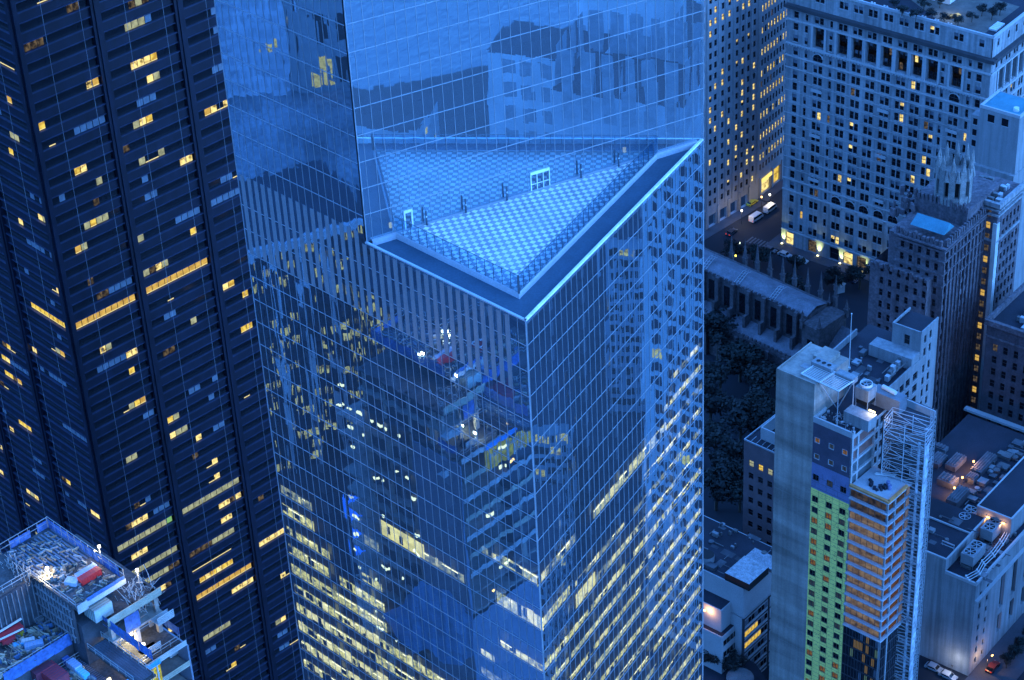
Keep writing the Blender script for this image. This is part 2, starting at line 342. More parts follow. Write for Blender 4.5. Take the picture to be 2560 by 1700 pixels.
# ---- terrace
ZG, ZD = 226.15, 227.0       # gutter and deck levels
K0 = Vector((1.28, 248.3)); KL = Vector((-15.4, 265.66)); KR = Vector((22.9, 284.3))
b = MB(); b.poly([(*P0, ZG), (*PR, ZG), (*PL, ZG)]); b.build('terrace_gutter', M('gutter_membrane', (.045, .09, .13), .7, var=.12, vs=.3), tower)
m_cop = M('coping_metal', (.42, .44, .47), .35, .3, var=.06)
b = MB(); b.fbox(FL, LPL, LL-.0, -.3, .06, ZT-.24, ZT); b.fbox(FL, LPL, LL-.3, -.28, -.05, ZG-.1, ZT-.24, 0); b.build('terrace_coping', m_cop, tower)
b = MB(); b.fbox(FRr, .06, LR-.2, -.34, .06, ZT-.24, ZT); b.fbox(FRr, .3, LR-.2, -.3, -.05, ZG-.1, ZT-.24, 0); b.build('terrace_coping', m_alul, tower)
m_curb = M('pale_stone_curb', (.42, .43, .46), .6, var=.07)
FKL = Fr(KL, math.degrees(math.atan2(K0.y-KL.y, K0.x-KL.x))); NKL = (K0-KL).length
FKR = Fr(K0, math.degrees(math.atan2(KR.y-K0.y, KR.x-K0.x))); NKR = (KR-K0).length
b = MB(); b.fbox(FKL, .2, NKL-.0, -.22, 0, ZG, ZD+.08); b.fbox(FKR, .2, NKR, -.22, 0, ZG, ZD+.08); b.fbox(FU, .7, LU-1.2, .02, .45, ZG, ZD+.06); b.build('terrace_curb', m_curb, tower)
# tiled deck: square pavers in two tones
m_tA = M('pale_paver', (.92, .88, .82), .7, var=.13, vs=.22, fine=.06); m_tB = M('grey_paver', (.36, .37, .40), .7, var=.18, vs=.3, fine=.08)
b = MB(); T = .762; ea = Vector((math.cos(R_(-31.2)), math.sin(R_(-31.2)))); eb = Vector((-ea.y, ea.x))
def clip(poly, p, nrm):
    out = []
    for i in range(len(poly)):
        a, c = poly[i-1], poly[i]; da, dc = (a-p).dot(nrm), (c-p).dot(nrm)
        if (da >= 0) != (dc >= 0): out.append(a+(c-a)*(da/(da-dc)))
        if dc >= 0: out.append(c)
    return out
nU = Vector((FU.n.x, FU.n.y)); nKL = Vector((-FKL.n.x, -FKL.n.y)); nKR = Vector((-FKR.n.x, -FKR.n.y))
org = Vector((1.0, 265.0))
for i in range(-50, 50):
    for j in range(-50, 50):
        g = .012; q = [org+ea*(T*(i+s)+(g if s == 0 else -g))+eb*(T*(j+t)+(g if t == 0 else -g)) for s, t in ((0, 0), (1, 0), (1, 1), (0, 1))]
        q = clip(q, PL+nU*.5, nU)
        if q: q = clip(q, K0+nKL*.24, nKL)
        if q: q = clip(q, K0+nKR*.24, nKR)
        if len(q) > 2: b.poly([(p.x, p.y, ZD+.012) for p in q], (i+j) % 2)
b.build('terrace_paving', [m_tA, m_tB], tower)
b = MB(); b.poly([(*(K0+(nKL+nKR)*.2), ZD), (*(KR+nKR*.2), ZD), (*(KL+nKL*.2), ZD)]); b.build('paving_bed', m_roofd, tower)
# glass balustrade
g_b = GLASS('balustrade_glass', tint=(.6, .85, 1.0), see=(.62, .84, .97), fac=.06, wav=.005)
HB = 2.75
bal = MB(); bal.fquad(FKL, .15, NKL-.1, -.11, ZD+.1, ZD+HB); bal.fquad(FKR, .1, NKR-.1, -.11, ZD+.1, ZD+HB); ob = bal.build('balustrade', g_b, tower)
m_post = M('balustrade_post', (.10, .12, .14), .4, .5)
b = MB()
for F, L in ((FKL, NKL), (FKR, NKR)):
    k = int(L/1.55)
    for i in range(1, k): u = L*i/k; b.fbox(F, u-.03, u+.03, -.16, -.09, ZD+.08, ZD+HB)
    b.fbox(F, .1, L-.1, -.15, -.07, ZD+HB-.05, ZD+HB)
b.box((K0.x+(nKL+nKR).x*.1, K0.y+(nKL+nKR).y*.1, ZD), (.26, .26, HB+.05), 0, 12); o = b.build('post', m_post, ob); o.location = (0, 0, 0)
# things standing along the glass: doors and posts
def door(u0, u1, leaf):
    b = MB(); b.fbox(FU, u0, u1, .03, .18, ZD+2.55, ZD+3.0); b.fbox(FU, u0, u0+.14, .03, .16, ZD+.05, ZD+2.55); b.fbox(FU, u1-.12, u1, .03, .16, ZD+.05, ZD+2.55); b.fbox(FU, (u0+u1)/2-.55, (u0+u1)/2-.45, .03, .16, ZD+.05, ZD+2.55); b.fbox(FU, (u0+u1)/2+.45, (u0+u1)/2+.55, .03, .16, ZD+.05, ZD+2.55)
    b.fbox(FU, u0, u1, .05, .12, ZD+.95, ZD+1.05) if leaf == 0 else None
    d = b.build('terrace_door', m_alul, tower)
    p = MB(); p.fquad(FU, u0+.14, u1-.12, .05, ZD+.05, ZD+2.55); o = p.build('door_glass', GLASS('door_glass', see=(.35, .45, .45), fac=.3), d); o.location = (0, 0, 0)
door(5.8, 7.15, 1); door(25.7, 28.8, 0)
for k, u in enumerate((8.96, 15.1, 21.6, 33.6, 39.8)):
    b = MB(); b.fbox(FU, u-.09, u+.09, .5, .72, ZD, ZD+2.3); o = b.build('light_post', m_post, tower); c = MB(); c.fbox(FU, u-.07, u+.07, .72, .76, ZD+1.3, ZD+1.5); q = c.build('lamp', m_alul, o); q.location = (0, 0, 0)
# lamps glowing inside the glass at both ends of the terrace
for u, zz, e in ((4.0, ZD+.9, .9), (41.5, ZD+1.6, .6)):
    p = FU.P(u, -.6, zz); b = MB(); b.cyl((p.x, p.y, zz-.3), .25, .7, 10); b.build('room_lamp', EM('terrace_room_lamp', (.95, .95, .45), 2.2*e), tower)
m_ground = M('city_ground', (.014, .017, .025), .9, var=.3, vs=.02)
b = MB(); b.poly([(-3000, -1500, 0), (3000, -1500, 0), (3000, 4000, 0), (-3000, 4000, 0)]); tag(b.build('ground', m_ground), kind='structure')
# ------------------------------------------------------------------ 2. the black steel tower on the left
OC = Vector((-85.25, 362.31)); FO = Fr(OC, 42.69); BAYS = [0, 16.9, 35.0, 53.1, 71.2]; LO = 71.2
FQ0 = Fr(OC, 42.69-90); LQ = 73.0                     # left face frame, u runs towards the corner
FQ = Fr(OC-Vector((FQ0.u.x, FQ0.u.y))*LQ, 42.69-90); BQ = [LQ-x for x in (0, 18.2, 36.4, 54.6, 72.8)]
ol = thing('black_steel_tower', (OC.x, OC.y, 0), 'tall black steel office tower with deep horizontal bands and scattered yellow lit windows', 'tower')
ZW, FH = 150.8, 3.98; TOPO = ZW+FH*19.2
rr = random.Random(5)
FULL = {}
def strip(F, px, py): u, z = F.hit(px, py); return u, round((z-ZW)/FH)
explicit = {}     # (face, bay, floor) -> list of pane kinds or one kind
def setrow(face, bay, floor, kinds): explicit[(face, bay, floor)] = kinds
r0 = 0
setrow('R', 0, 0, 'amber'); setrow('R', 1, 0, 'amber'); setrow('L', 0, 0, ['dark']*2+['yel']*8)
f1 = strip(FO, 298, 1392)[1]; setrow('R', 0, f1, ['white']*9+['green']); setrow('R', 1, f1, 'white')
f2 = strip(FO, *(640-250, 0+1640))[1]
f3 = strip(FO, 352, 1438)[1]; setrow('R', 0, f3, 'white'); setrow('R', 0, f3-1, ['dark']*2+['white']*6+['dim']*2); setrow('R', 1, f3-1, ['dim']*4+['white']*4+['dark']*2); setrow('R', 1, f3-2, ['tube']*7+['dark']*3)
setrow('R', 1, f3-3, ['dark', 'yel', 'warm', 'yel', 'warm', 'yel', 'yel', 'dark', 'dark', 'dark']); setrow('R', 2, f3-3, 'warm'); setrow('R', 1, f3-4, 'amber')
setrow('R', 0, f3-6, ['yel']*5+['warm']*2+['dark']*3); setrow('R', 1, f3-7, ['white']*5+['dark']*5); setrow('R', 1, f3-5, ['dark']*6+['warm']*4)
def olface(F, L, bays, face, flip):
    # columns
    for i, s in enumerate(bays):
        w = 1.0 if i else .95
        c = MB(); c.fbox(F, s-w if (i or flip) else s-.0, s+w if (i or not flip) else s+.0, -.6, .55, 0, TOPO); c.fbox(F, s-.35, s+.35, .55, .8, 0, TOPO) if i else None
        c.build('column', m_steel, ol)
    wall = MB(); fl = MB(); gl = MB(); lo = -38
    order = sorted(bays)
    for k in range(lo, 20):
        z = ZW+k*FH; zt = z+FH
        if zt > TOPO+.1: continue
        wall.fbox(F, order[0], order[-1], -.5, .0, z+1.8, zt-.0)                 # spandrel web
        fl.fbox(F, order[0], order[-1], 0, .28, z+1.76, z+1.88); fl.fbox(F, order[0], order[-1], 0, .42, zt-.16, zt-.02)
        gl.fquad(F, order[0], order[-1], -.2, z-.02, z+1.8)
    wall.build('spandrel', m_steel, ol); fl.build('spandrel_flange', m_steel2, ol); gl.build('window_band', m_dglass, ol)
    wins = []
    for bi in range(len(order)-1):
        a, c = order[bi]+1.35, order[bi+1]-1.35; n = 10; pw = (c-a)/n; bay = bi if not flip else len(order)-2-bi
        for k in range(lo, 20):
            z = ZW+k*FH
            if z+1.5 > TOPO: continue
            ex = explicit.get((face, bay, k)); kinds = ['dark']*n
            if ex: kinds = [ex]*n if isinstance(ex, str) else list(ex)
            else:
                t = rr.random(); st = rr.randrange(0, 9); ln = rr.choice((1, 1, 1, 2, 2, 2, 3, 4)); lit = rr.choice(('warm', 'warm', 'yel', 'warm', 'dim', 'white', 'tube')); hi = k > -6
                if t < (.64 if hi else .52):
                    for q in range(st, min(n, st+ln)): kinds[q] = lit if rr.random() < .6 else rr.choice(('warm', 'yel', 'dim', 'white', 'amber', 'tube'))
                if rr.random() < (.32 if hi else .2):
                    st = rr.randrange(0, 8); ln = rr.choice((1, 2, 3, 5, 7))
                    for q in range(st, min(n, st+ln)):
                        if kinds[q] == 'dark' and rr.random() < .8: kinds[q] = 'blind'
            q = 0
            while q < n:
                if kinds[q] == 'dark': q += 1; continue
                e = q
                while e < n and kinds[e] == kinds[q]: e += 1
                wins.append(((face, kinds[q], e-q, round(pw, 3)), F.P(a+q*pw, 0, z), (e-q)*pw*1.5*(1.5 if kinds[q] != 'blind' else .6))); q = e
    return wins
FRM = {'R': FO, 'L': FQ}
def olwin(mb, key):
    face, kind, n, pw = key; F0 = FRM[face]; F = Fr((0, 0), F0.a); mi = WK[kind]
    for i in range(n):
        if kind == 'tube': mb.fquad(F, i*pw+.02, (i+1)*pw-.0, -.16, .02, .22, mi); continue
        mb.fquad(F, i*pw+.07, (i+1)*pw-.07, -.17, .06, 1.76, mi)
    if kind in ('warm', 'yel', 'amber', 'white') : mb.fquad(F, .05, n*pw-.05, -.16, .02, .16, WK['tube'] if kind != 'white' else mi)  # emissive strip at the window foot paints room light spilt on the sill
wins = olface(FO, LO, BAYS, 'R', False)
put_windows(ol, wins, olwin, WM, cap=60)
wins = olface(FQ, LQ, BQ, 'L', True)
put_windows(ol, wins, olwin, WM, cap=40)
b = MB()
for F, order in ((FO, BAYS), (FQ, sorted(BQ))):
    for i in range(len(order)-1):
        for t in (.34, .80):
            u = order[i]+(order[i+1]-order[i])*(t if F is FO else 1-t); b.tube(F.P(u, .62, 0), F.P(u, .62, TOPO), .035, 4)
b.build('washing_cable', m_zinc, ol)
far = FO.P(LO, 0, 0); lf = FQ.P(0, 0, 0); bk = far+(lf-Vector((OC.x, OC.y, 0)))
b = MB(); b.prism([(OC.x+FO.n.x*-.6+FQ.n.x*-.6, OC.y-FO.n.y*.6-FQ.n.y*.6), (far.x-FO.n.x*.6, far.y-FO.n.y*.6), (bk.x, bk.y), (lf.x-FQ.n.x*.6, lf.y-FQ.n.y*.6)], 0, TOPO, 0, 1); b.build('rear_wall', [m_steel, m_roofd], ol)
# ------------------------------------------------------------------ 3. stone quarter on the right
m_stone = M('grey_limestone', (.27, .275, .28), .85, var=.2, vs=.12, streak=.34, fine=.12, fs=1.2)
m_stone2 = M('limestone_trim', (.37, .375, .38), .8, var=.08, vs=.3, fine=.1)
m_corn = M('shaded_cornice', (.05, .05, .055), .6, var=.2)  # dark tone paints the shadow on the cornice
m_brick = M('brown_brick', (.065, .055, .065), .9, var=.25, vs=.3, streak=.2, fine=.25, fs=2)
m_bstone = M('sooty_brown_stone', (.115, .095, .105), .9, var=.3, vs=.5, streak=.25, fine=.3, fs=1.6)
m_pale = M('pale_render', (.24, .245, .25), .85, var=.1, vs=.2, streak=.2)
m_frame = M('dark_window_frame', (.05, .05, .055), .5)
m_copper = M('green_copper_roof', (.05, .20, .25), .6, var=.15, vs=.4)
WMs = [*WM, m_frame, m_stone2]
def stdwin(mb, key):
    ang, w, h, kind, sill = key; F = Fr((0, 0), ang); mi = WK.get(kind, 0)
    n = -.3
    if kind == 'blind': mb.fquad(F, -w/2, w/2, n, h*.45, h, 1); mb.fquad(F, -w/2, w/2, n, 0, h*.45, 0)
    elif kind == 'half': mb.fquad(F, -w/2, w/2, n, h*.5, h, 2); mb.fquad(F, -w/2, w/2, n, 0, h*.5, 0)
    else: mb.fquad(F, -w/2, w/2, n, 0, h, mi)
    mb.fbox(F, -w/2, w/2, n, n+.07, h*.48, h*.48+.09, 9); mb.fbox(F, -w/2, -w/2+.07, n, n+.06, 0, h, 9); mb.fbox(F, w/2-.07, w/2, n, n+.06, 0, h, 9)
    if sill: mb.fbox(F, -w/2-.1, w/2+.1, -.05, .14, -.16, 0, 10)
def ring(mb, F, L, FS, S, z0, z1, pr, m=0, inner=.4):     # projecting course along two faces meeting at the right-hand corner
    mb.fbox(F, 0, L+pr, -inner, pr, z0, z1, m)
    if FS: mb.fbox(FS, 0, S, -inner, pr, z0, z1, m)
# --- 3a. large stone office block with the dark cornice
HB0 = at(1953, 607, 0); FHt = Fr(HB0, -40.16); HL = 70.2
hc = FHt.P(HL, 0, 0); FHs = Fr(hc, 49.84); HS = 46.0
ht = thing('stone_block', hc, 'broad pale stone office block with dark projecting cornice and rows of paired windows', 'building')
cols = [(3.5, 1.65), (7.27, 1.0), (10.84, 1.4), (12.59, 1.4), (16.09, 1.0)]
for a, c in ((19.3, 20.95), (24.4, 26.1), (29.4, 31.1), (34.7, 36.4), (39.95, 41.65), (45.05, 46.75), (50.2, 51.9)): cols += [(a, 1.4), (c, 1.4)]
cols += [(54.7, 1.0), (58.2, 1.4), (59.9, 1.4), (63.4, 1.0), (66.6, 1.65)]
ci = [(u-w/2, u+w/2) for u, w in cols]
lowr = [8.0, 13.1, 18.0, 22.9, 27.0, 31.0, 34.95, 38.9, 42.9, 46.85, 50.8, 54.75, 58.75, 62.75, 66.8, 70.95]
rr = random.Random(3); wins = []
def kindof(p_lit=.10):
    p_lit *= .6
    t = rr.random(); return 'warm' if t < p_lit*.45 else 'amber' if t < p_lit*.6 else 'dim' if t < p_lit else 'half' if t < p_lit*1.25 else 'blind' if t < .38 else 'dark'
wb = MB(); wh = 2.65
rows = [(z-wh/2, z+wh/2) for z in lowr]
wall_grid(wb, FHt, 0, HL, 5.6, 73.4, ci, rows, .4)
for z in lowr:
    for u, w in cols: wins.append(((FHt.a, w, wh, kindof(.10), True), FHt.P(u, 0, z-wh/2), w*wh))
# ground storey: tall openings
gcols = [(1.6, 4.6), (10.2, 13.4), (18.4, 21.9), (23.5, 27), (28.5, 32), (33.8, 37.3), (39, 42.5), (44.2, 47.7), (49.3, 52.8), (57.3, 60.8), (65.5, 68)]
wall_grid(wb, FHt, 0, HL, 0, 5.6, gcols, [(.4, 4.9)], .7)
for a, c in gcols: wins.append(((FHt.a, round(c-a, 2), 4.5, rr.choice(('dark', 'dark', 'dim', 'warm', 'dim')), False), FHt.P((a+c)/2, -.3, .4), 4))
# two-storey recessed bays between pilasters
bays = [11.7, 20.1, 25.25, 30.25, 35.55, 40.8, 45.9, 51.05, 59.05]; bi = [(u-1.75, u+1.75) for u in bays]
ncol = [(u-w/2, u+w/2) for u, w in cols if w < 1.19 or w > 1.5]
wall_grid(wb, FHt, 0, HL, 73.4, 81.6, bi, [(74.0, 81.0)], 1.3)
for u in bays:
    for z in (74.3, 78.2):
        for d in (-.8, .8): wins.append(((FHt.a, 1.2, 2.3, kindof(.2), False), FHt.P(u+d, -.95, z), 3))
for a, c in ncol:
    for z in (74.4, 78.4): wins.append(((FHt.a, round(c-a, 2), 2.2, kindof(.1), True), FHt.P((a+c)/2, .33, z), 2))
wall_grid(wb, FHt, 0, HL, 81.6, 85.3, ci, [(82.3, 84.5)], .4)
for u, w in cols: wins.append(((FHt.a, w, 2.2, kindof(.15), False), FHt.P(u, 0, 82.3), w*2))
acol = [c for c in ci if c[1]-c[0] > 1]
wall_grid(wb, FHt, 0, HL-.3, 86.8, 93.2, acol, [(89.5, 91.9)], .4)
for a, c in acol: wins.append(((FHt.a, round(c-a, 2), 2.4, kindof(.06), True), FHt.P((a+c)/2, 0, 89.5), 3))
# side face
sc_ = [(u-.6, u+.6) for u in (3.4, 6.4, 9.6, 11.2, 14.5, 16.1, 19.4, 21, 24.3, 25.9, 29, 31, 34, 37, 40, 43)]
wall_grid(wb, FHs, 0, HS, 0, 73.4, sc_, rows, .4)
for z in lowr:
    for a, c in sc_: wins.append(((FHs.a, 1.2, wh, kindof(.12), True), FHs.P((a+c)/2, 0, z-wh/2), 1))
sb_ = [(5, 8), (9.2, 12.2), (13.4, 16.4), (17.6, 20.6)]
wall_grid(wb, FHs, 0, HS, 73.4, 81.6, sb_, [(74.0, 81.0)], 1.3); wall_grid(wb, FHs, 0, HS, 81.6, 85.3, sc_, [(82.3, 84.5)], .4); wall_grid(wb, FHs, 0, HS, 86.8, 93.2, sc_[::2], [(89.5, 91.9)], .4)
for a, c in sc_: wins.append(((FHs.a, 1.2, 2.2, kindof(.15), False), FHs.P((a+c)/2, 0, 82.3), 1))
for a, c in sc_[::2]: wins.append(((FHs.a, 1.2, 2.4, kindof(.05), True), FHs.P((a+c)/2, 0, 89.5), 1))
for a, c in sb_:
    for z in (74.3, 78.2): wins.append(((FHs.a, 2.2, 2.3, 'dark', False), FHs.P((a+c)/2, -.95, z), 1))
bkR = FHs.P(HS, 0, 0); bkL = FHt.P(0, -HS, 0)
wb.poly([FHt.P(0, -HS, 0), FHt.P(0, 0, 0), FHt.P(0, 0, 93.2), FHt.P(0, -HS, 93.2)]); wb.poly([bkR, bkL, Vector((bkL.x, bkL.y, 93.2)), Vector((bkR.x, bkR.y, 93.2))])
wb.build('wall', m_stone, ht)
tr = MB()
for z, pr, h in ((5.5, .3, .5), (20.7, .35, .45), (24.9, .3, .4), (33.0, .18, .25), (48.8, .18, .25), (64.8, .2, .3), (68.9, .35, .4), (73.1, .45, .5), (81.3, .4, .55), (93.1, .15, .8)): ring(tr, FHt, HL, FHs, HS, z, z+h, pr)
for z in (29.0, 37, 40.9, 44.9, 52.8, 56.8, 60.8): ring(tr, FHt, HL, FHs, HS, z, z+.14, .09)
for u in bays:
    for d in (-2.35, 2.35): tr.fbox(FHt, u+d-.3, u+d+.3, -.1, .32, 73.6, 81.3)
for a, c in sb_:
    for d in (a-.5, c+.5): tr.fbox(FHs, d-.3, d+.3, -.1, .32, 73.6, 81.3)
for u in (20.1, 25.25, 30.25, 35.55, 40.8, 45.9, 51.05): tr.fbox(FHt, u-2.0, u+2.0, -.1, .25, 20.0, 20.6)
for u in range(1, 70, 1): tr.fbox(FHt, u-.25, u+.25, 0, .3, 72.6, 73.1)
for u in (11.7, 59.05): tr.fbox(FHt, u-2.2, u+2.2, 0, .5, 73.0, 74.0)
for u in (11.7, 35.5, 59.05):
    for z in (28.2, 44.1, 60.0): tr.fbox(FHt, u-1.9, u+1.9, 0, .75, z-.9, z-.45); tr.fbox(FHt, u-1.9, u+1.9, .62, .75, z-.45, z+.25)
tr.build('string_course', m_stone2, ht)
cn = MB(); ring(cn, FHt, HL, FHs, HS, 85.3, 85.75, .9, 0); ring(cn, FHt, HL, FHs, HS, 85.75, 86.85, 1.6, 0); cn.build('cornice', m_corn, ht)
rf = MB(); rf.poly([FHt.P(.2, -.3, 92.6), FHt.P(HL-.3, -.3, 92.6), FHs.P(HS-.3, -.3, 92.6), Vector((bkL.x, bkL.y, 92.6))]); rf.build('roof', m_roofd, ht)
def archwin(mb, key):
    F = Fr((0, 0), FHt.a); n = .16; pts = [F.P(-1.62, n, 0), F.P(1.62, n, 0)]+[F.P(1.62*math.cos(t), n, 1.2+1.35*math.sin(t)) for t in [math.pi*i/10 for i in range(11)]]; mb.poly(pts, 0)
    mb.fbox(F, -.06, .06, n, n+.06, 0, 2.5, 9); mb.fbox(F, -1.6, 1.6, n, n+.06, 1.15, 1.27, 9)
    for i in range(10):
        a, c = math.pi*i/10, math.pi*(i+1)/10; P = lambda r, t, nn: F.P(r*1.62*math.cos(t), nn, 1.2+r*1.35*math.sin(t)); mb.poly([P(1, a, .3), P(1.18, a, .3), P(1.18, c, .3), P(1, c, .3)], 10); mb.poly([P(1.18, a, 0), P(1.18, c, 0), P(1.18, c, .3), P(1.18, a, .3)], 10)
put_windows(ht, [(('arch',), FHt.P(u, 0, 21.5), 9) for u in bays[1:-1]] + [(('arch',), FHt.P(u, 0, 69.6), 9) for u in (11.7, 59.05)], archwin, WMs, name='arched_window')
put_windows(ht, wins, stdwin, WMs)
# penthouse with garden on its roof
ph = MB(); pc = at(2283, 28, 92.6); FPh = Fr(FHt.P(14, -14, 0), -40.16)
wall_grid(ph, FPh, 0, 34, 92.6, 98.5, [(u, u+1.3) for u in (3, 6, 12, 15, 20, 23, 29)], [(94, 96.6)], .3); ph.fbox(FPh, 0, 34, -12, -.31, 92.6, 98.4); ph.build('penthouse', m_white, ht)
shrub_spots = ((2236, 14), (2255, 30), (2290, 42), (2330, 38), (2360, 52), (2395, 58), (2430, 45), (2455, 30), (2480, 40), (2310, 14), (2350, 10), (2500, 28))
b = MB(); q = at(2492, 66, 93)
for i in range(5): b.fbox(Fr((q.x, q.y), 50), -2.6+i*1.1, -1.7+i*1.1, -1.2, 1.2, 92.65, 93.2)
tag(b.build('sun_deck_loungers', m_white, None, (q.x, q.y, 92.6)), 'row of white slatted loungers near the corner of the stone block roof', 'loungers')
b = MB(); q = at(2388, 33, 94); b.box((q.x, q.y, 93.3), (3.2, 1.6, .15), 0, 20); [b.tube((q.x+x, q.y+y, 92.6), (q.x+x, q.y+y, 93.3), .06) for x in (-1.2, 1.2) for y in (-.5, .5)]; tag(b.build('garden_table', EM('glowing_table_top', (.8, .85, .6), .7), None, (q.x, q.y, 92.6)), 'pale long table in the roof garden of the stone block', 'table')  # table glows by emission, the light on it is painted in
b = MB(); q = at(2340, 30, 92.62)
b.poly([FHt.P(u, n, 92.66) for u, n in ((33, -13), (52, -2), (66, -2), (66, -24), (40, -26))]); b.build('garden_terrace', M('garden_deck', (.10, .09, .08), .9, var=.3), ht)
l = bpy.data.lights.new('garden_light', 'POINT'); l.energy = 500*EK; l.color = (.9, 1, .55); lo = bpy.data.objects.new('garden_light', l); COL.objects.link(lo); lo.location = at(2376, 22, 95.0)
for i in range(13):
    for d in (0, .9): b = MB(); u = 3+i*4.3+d; b.fbox(FHt, u, u+.45, -1.4, -.9, 92.6, 93.8); b.build('roof_vent', m_white, ht)
# --- 3b. stone office with lit windows, left of it
OB0 = at(1790, 560, 0); FOf = Fr(OB0, 43); oC = FOf.P(21.5, 0, 0); FOs = Fr(oC, 52)
of = thing('lit_stone_office', oC, 'grey stone office building with rows of small yellow lit windows above the street', 'building')
wb = MB(); wins = []; oc = []
for u in (-9.2, -6.4, -3.06, -.6, 2.94, 6.15, 10, 12.9, 15.76, 18.7): oc.append((u-.62, u+.62))
zs = [8.2+3.87*i for i in range(28)]
wall_grid(wb, FOf, -30, 21.5, 6.6, 122, oc, [(z, z+2.2) for z in zs], .3)
wall_grid(wb, FOf, -30, 21.5, 0, 6.6, [(u, u+3.4) for u in (-9, -3.6, 2, 7.4, 12.8)], [(.2, 4.6)], 1.0)
for i, z in enumerate(zs):
    run = rr.random() < .3
    for a, c in oc:
        k = 'warm' if rr.random() < (.42 if run else .14) else 'half' if rr.random() < .12 else 'dark'
        wins.append(((FOf.a, 1.24, 2.2, k, False), FOf.P((a+c)/2, 0, z), 3))
os_ = [(1.0+1.95*i, 2.05+1.95*i) for i in range(18)]; oz = [10.5+3.93*i for i in range(27)]
wall_grid(wb, FOs, 0, 36, 7.6, 118, os_, [(z, z+2.4) for z in oz], .3); wall_grid(wb, FOs, 0, 36, 0, 7.6, [(2.5, 8.5), (10.5, 15), (17, 22)], [(.5, 6.6)], .8)
for i, z in enumerate(oz):
    run = i % 2 == 1 and rr.random() < .75
    for a, c in os_:
        k = ('warm' if rr.random() < .85 else 'yel') if run and rr.random() < .9 else 'dark' if rr.random() < .94 else 'dim'
        wins.append(((FOs.a, 1.05, 2.4, k, False), FOs.P((a+c)/2, 0, z), 3))
for a, c, k in ((2.5, 8.5, 'warm'), (10.5, 15, 'yel'), (17, 22, 'yel')): wins.append(((FOs.a, c-a, 6.1, k, False), FOs.P((a+c)/2, -.4, .5), 30))
wb.poly([FOf.P(-30, -40, 0), FOf.P(-30, 0, 0), FOf.P(-30, 0, 122), FOf.P(-30, -40, 122)]); wb.poly([FOf.P(-30, 0, 122), FOf.P(21.5, 0, 122), FOs.P(36, 0, 122), FOf.P(-30, -40, 122)]); wb.build('wall', M('office_stone', (.26, .265, .28), .85, var=.08, vs=.2, streak=.1), of)
pb = MB()
for u in (-4.8, .9, 4.5, 8.1, 11.4, 14.3, 17.2, 20.6): pb.fbox(FOf, u-.3, u+.3, 0, .14, 6.6, 121)
for u in (-5.2, 1.0, 6.4, 11.8, 17.0): pb.fbox(FOf, u-.55, u+.55, 0, .3, 0, 7.0)
for u in (1.2, 9.5, 16): pb.fbox(FOs, u-.5, u+.5, 0, .3, 0, 8)
pb.build('pilaster', m_stone, of)
sg = MB(); sg.fbox(FOs, 2.3, 8.7, .1, .5, 5.6, 6.8); sg.build('lit_canopy', EM('canopy_light', (1.0, .74, .2), 1.3), of)
put_windows(of, wins, stdwin, WMs)
# --- 3c. brown gothic towers
CA_ = Vector((115.64, 500.18)); FGa = Fr(CA_-Vector((math.cos(R_(-40)), math.sin(R_(-40))))*14.6, -40); FGs = Fr(CA_, 50)
ga = thing('gothic_tower', (CA_.x, CA_.y, 0), 'brown gothic office tower with a blue copper roof ridge and ornate crenellated top', 'tower')
wb = MB(); wins = []; gc = [(1.6, 2.7), (4.2, 5.3), (6.8, 7.9), (9.4, 10.5), (12, 13.1)]; gz = [4+3.8*i for i in range(18)]
wall_grid(wb, FGa, -2, 14.6, 0, 72.5, gc, [(z, z+2.2) for z in gz], .4); gs = [(1.4+2.4*i, 2.5+2.4*i) for i in range(12)]
wall_grid(wb, FGs, 0, 31, 0, 72.5, gs, [(z, z+2.2) for z in gz], .5)
for z in gz:
    for a, c in gc: wins.append(((FGa.a, 1.1, 2.2, 'dark' if rr.random() < .93 else 'dim', False), FGa.P((a+c)/2, 0, z), 3))
    for a, c in gs: wins.append(((FGs.a, 1.1, 2.2, 'dark', False), FGs.P((a+c)/2, -.1, z), 1))
# lower front wing
FGw = Fr(FGa.P(0, 3.2, 0), -40)
wall_grid(wb, FGw, -5.5, 11.8, 0, 62.5, [(1+2.6*i-6, 2.1+2.6*i-6) for i in range(1, 7)], [(z, z+2.2) for z in gz[:-2]], .4); wb.fbox(FGw, -5.5, 11.8, -3.2, -.41, 0, 62.3)
wb.poly([FGw.P(-5.5, -20, 0), FGw.P(-5.5, 0, 0), FGw.P(-5.5, 0, 62.5), FGw.P(-5.5, -20, 62.5)])
for z in gz[:-2]:
    for i in range(1, 7): wins.append(((FGw.a, 1.1, 2.2, 'dark', False), FGw.P(1.55+2.6*i-6, 0, z), 3))
wb.poly([FGa.P(-2, 0, 72.5), FGa.P(14.6, 0, 72.5), FGs.P(31, 0, 72.5), FGa.P(-2, -31, 72.5)]); wb.poly([FGa.P(-2, -31, 0), FGa.P(-2, 0, 0), FGa.P(-2, 0, 72.5), FGa.P(-2, -31, 72.5)])
wb.build('wall', m_bstone, ga)
tr = MB()
for z, pr in ((60, .3), (63.8, .35), (67.8, .5), (71.2, .8), (72.4, 1.1)): ring(tr, FGa, 14.6, FGs, 31, z, z+.5, pr)
for F, L in ((FGa, 14.6), (FGs, 31)):
    u = .4
    while u < L: tr.fbox(F, u, u+.7, -.3, .6, 72.9, 74.2+rr.random()*.8); u += 1.3
for u in range(0, 31, 2): tr.fbox(FGs, u+.05, u+.5, 0, .45, 2, 71)
u = -5.3
while u < 11.6: tr.fbox(FGw, u, u+.8, -.4, .3, 62.3, 63.2+rr.random()*.9); u += 1.5
tr.build('parapet', m_bstone, ga)
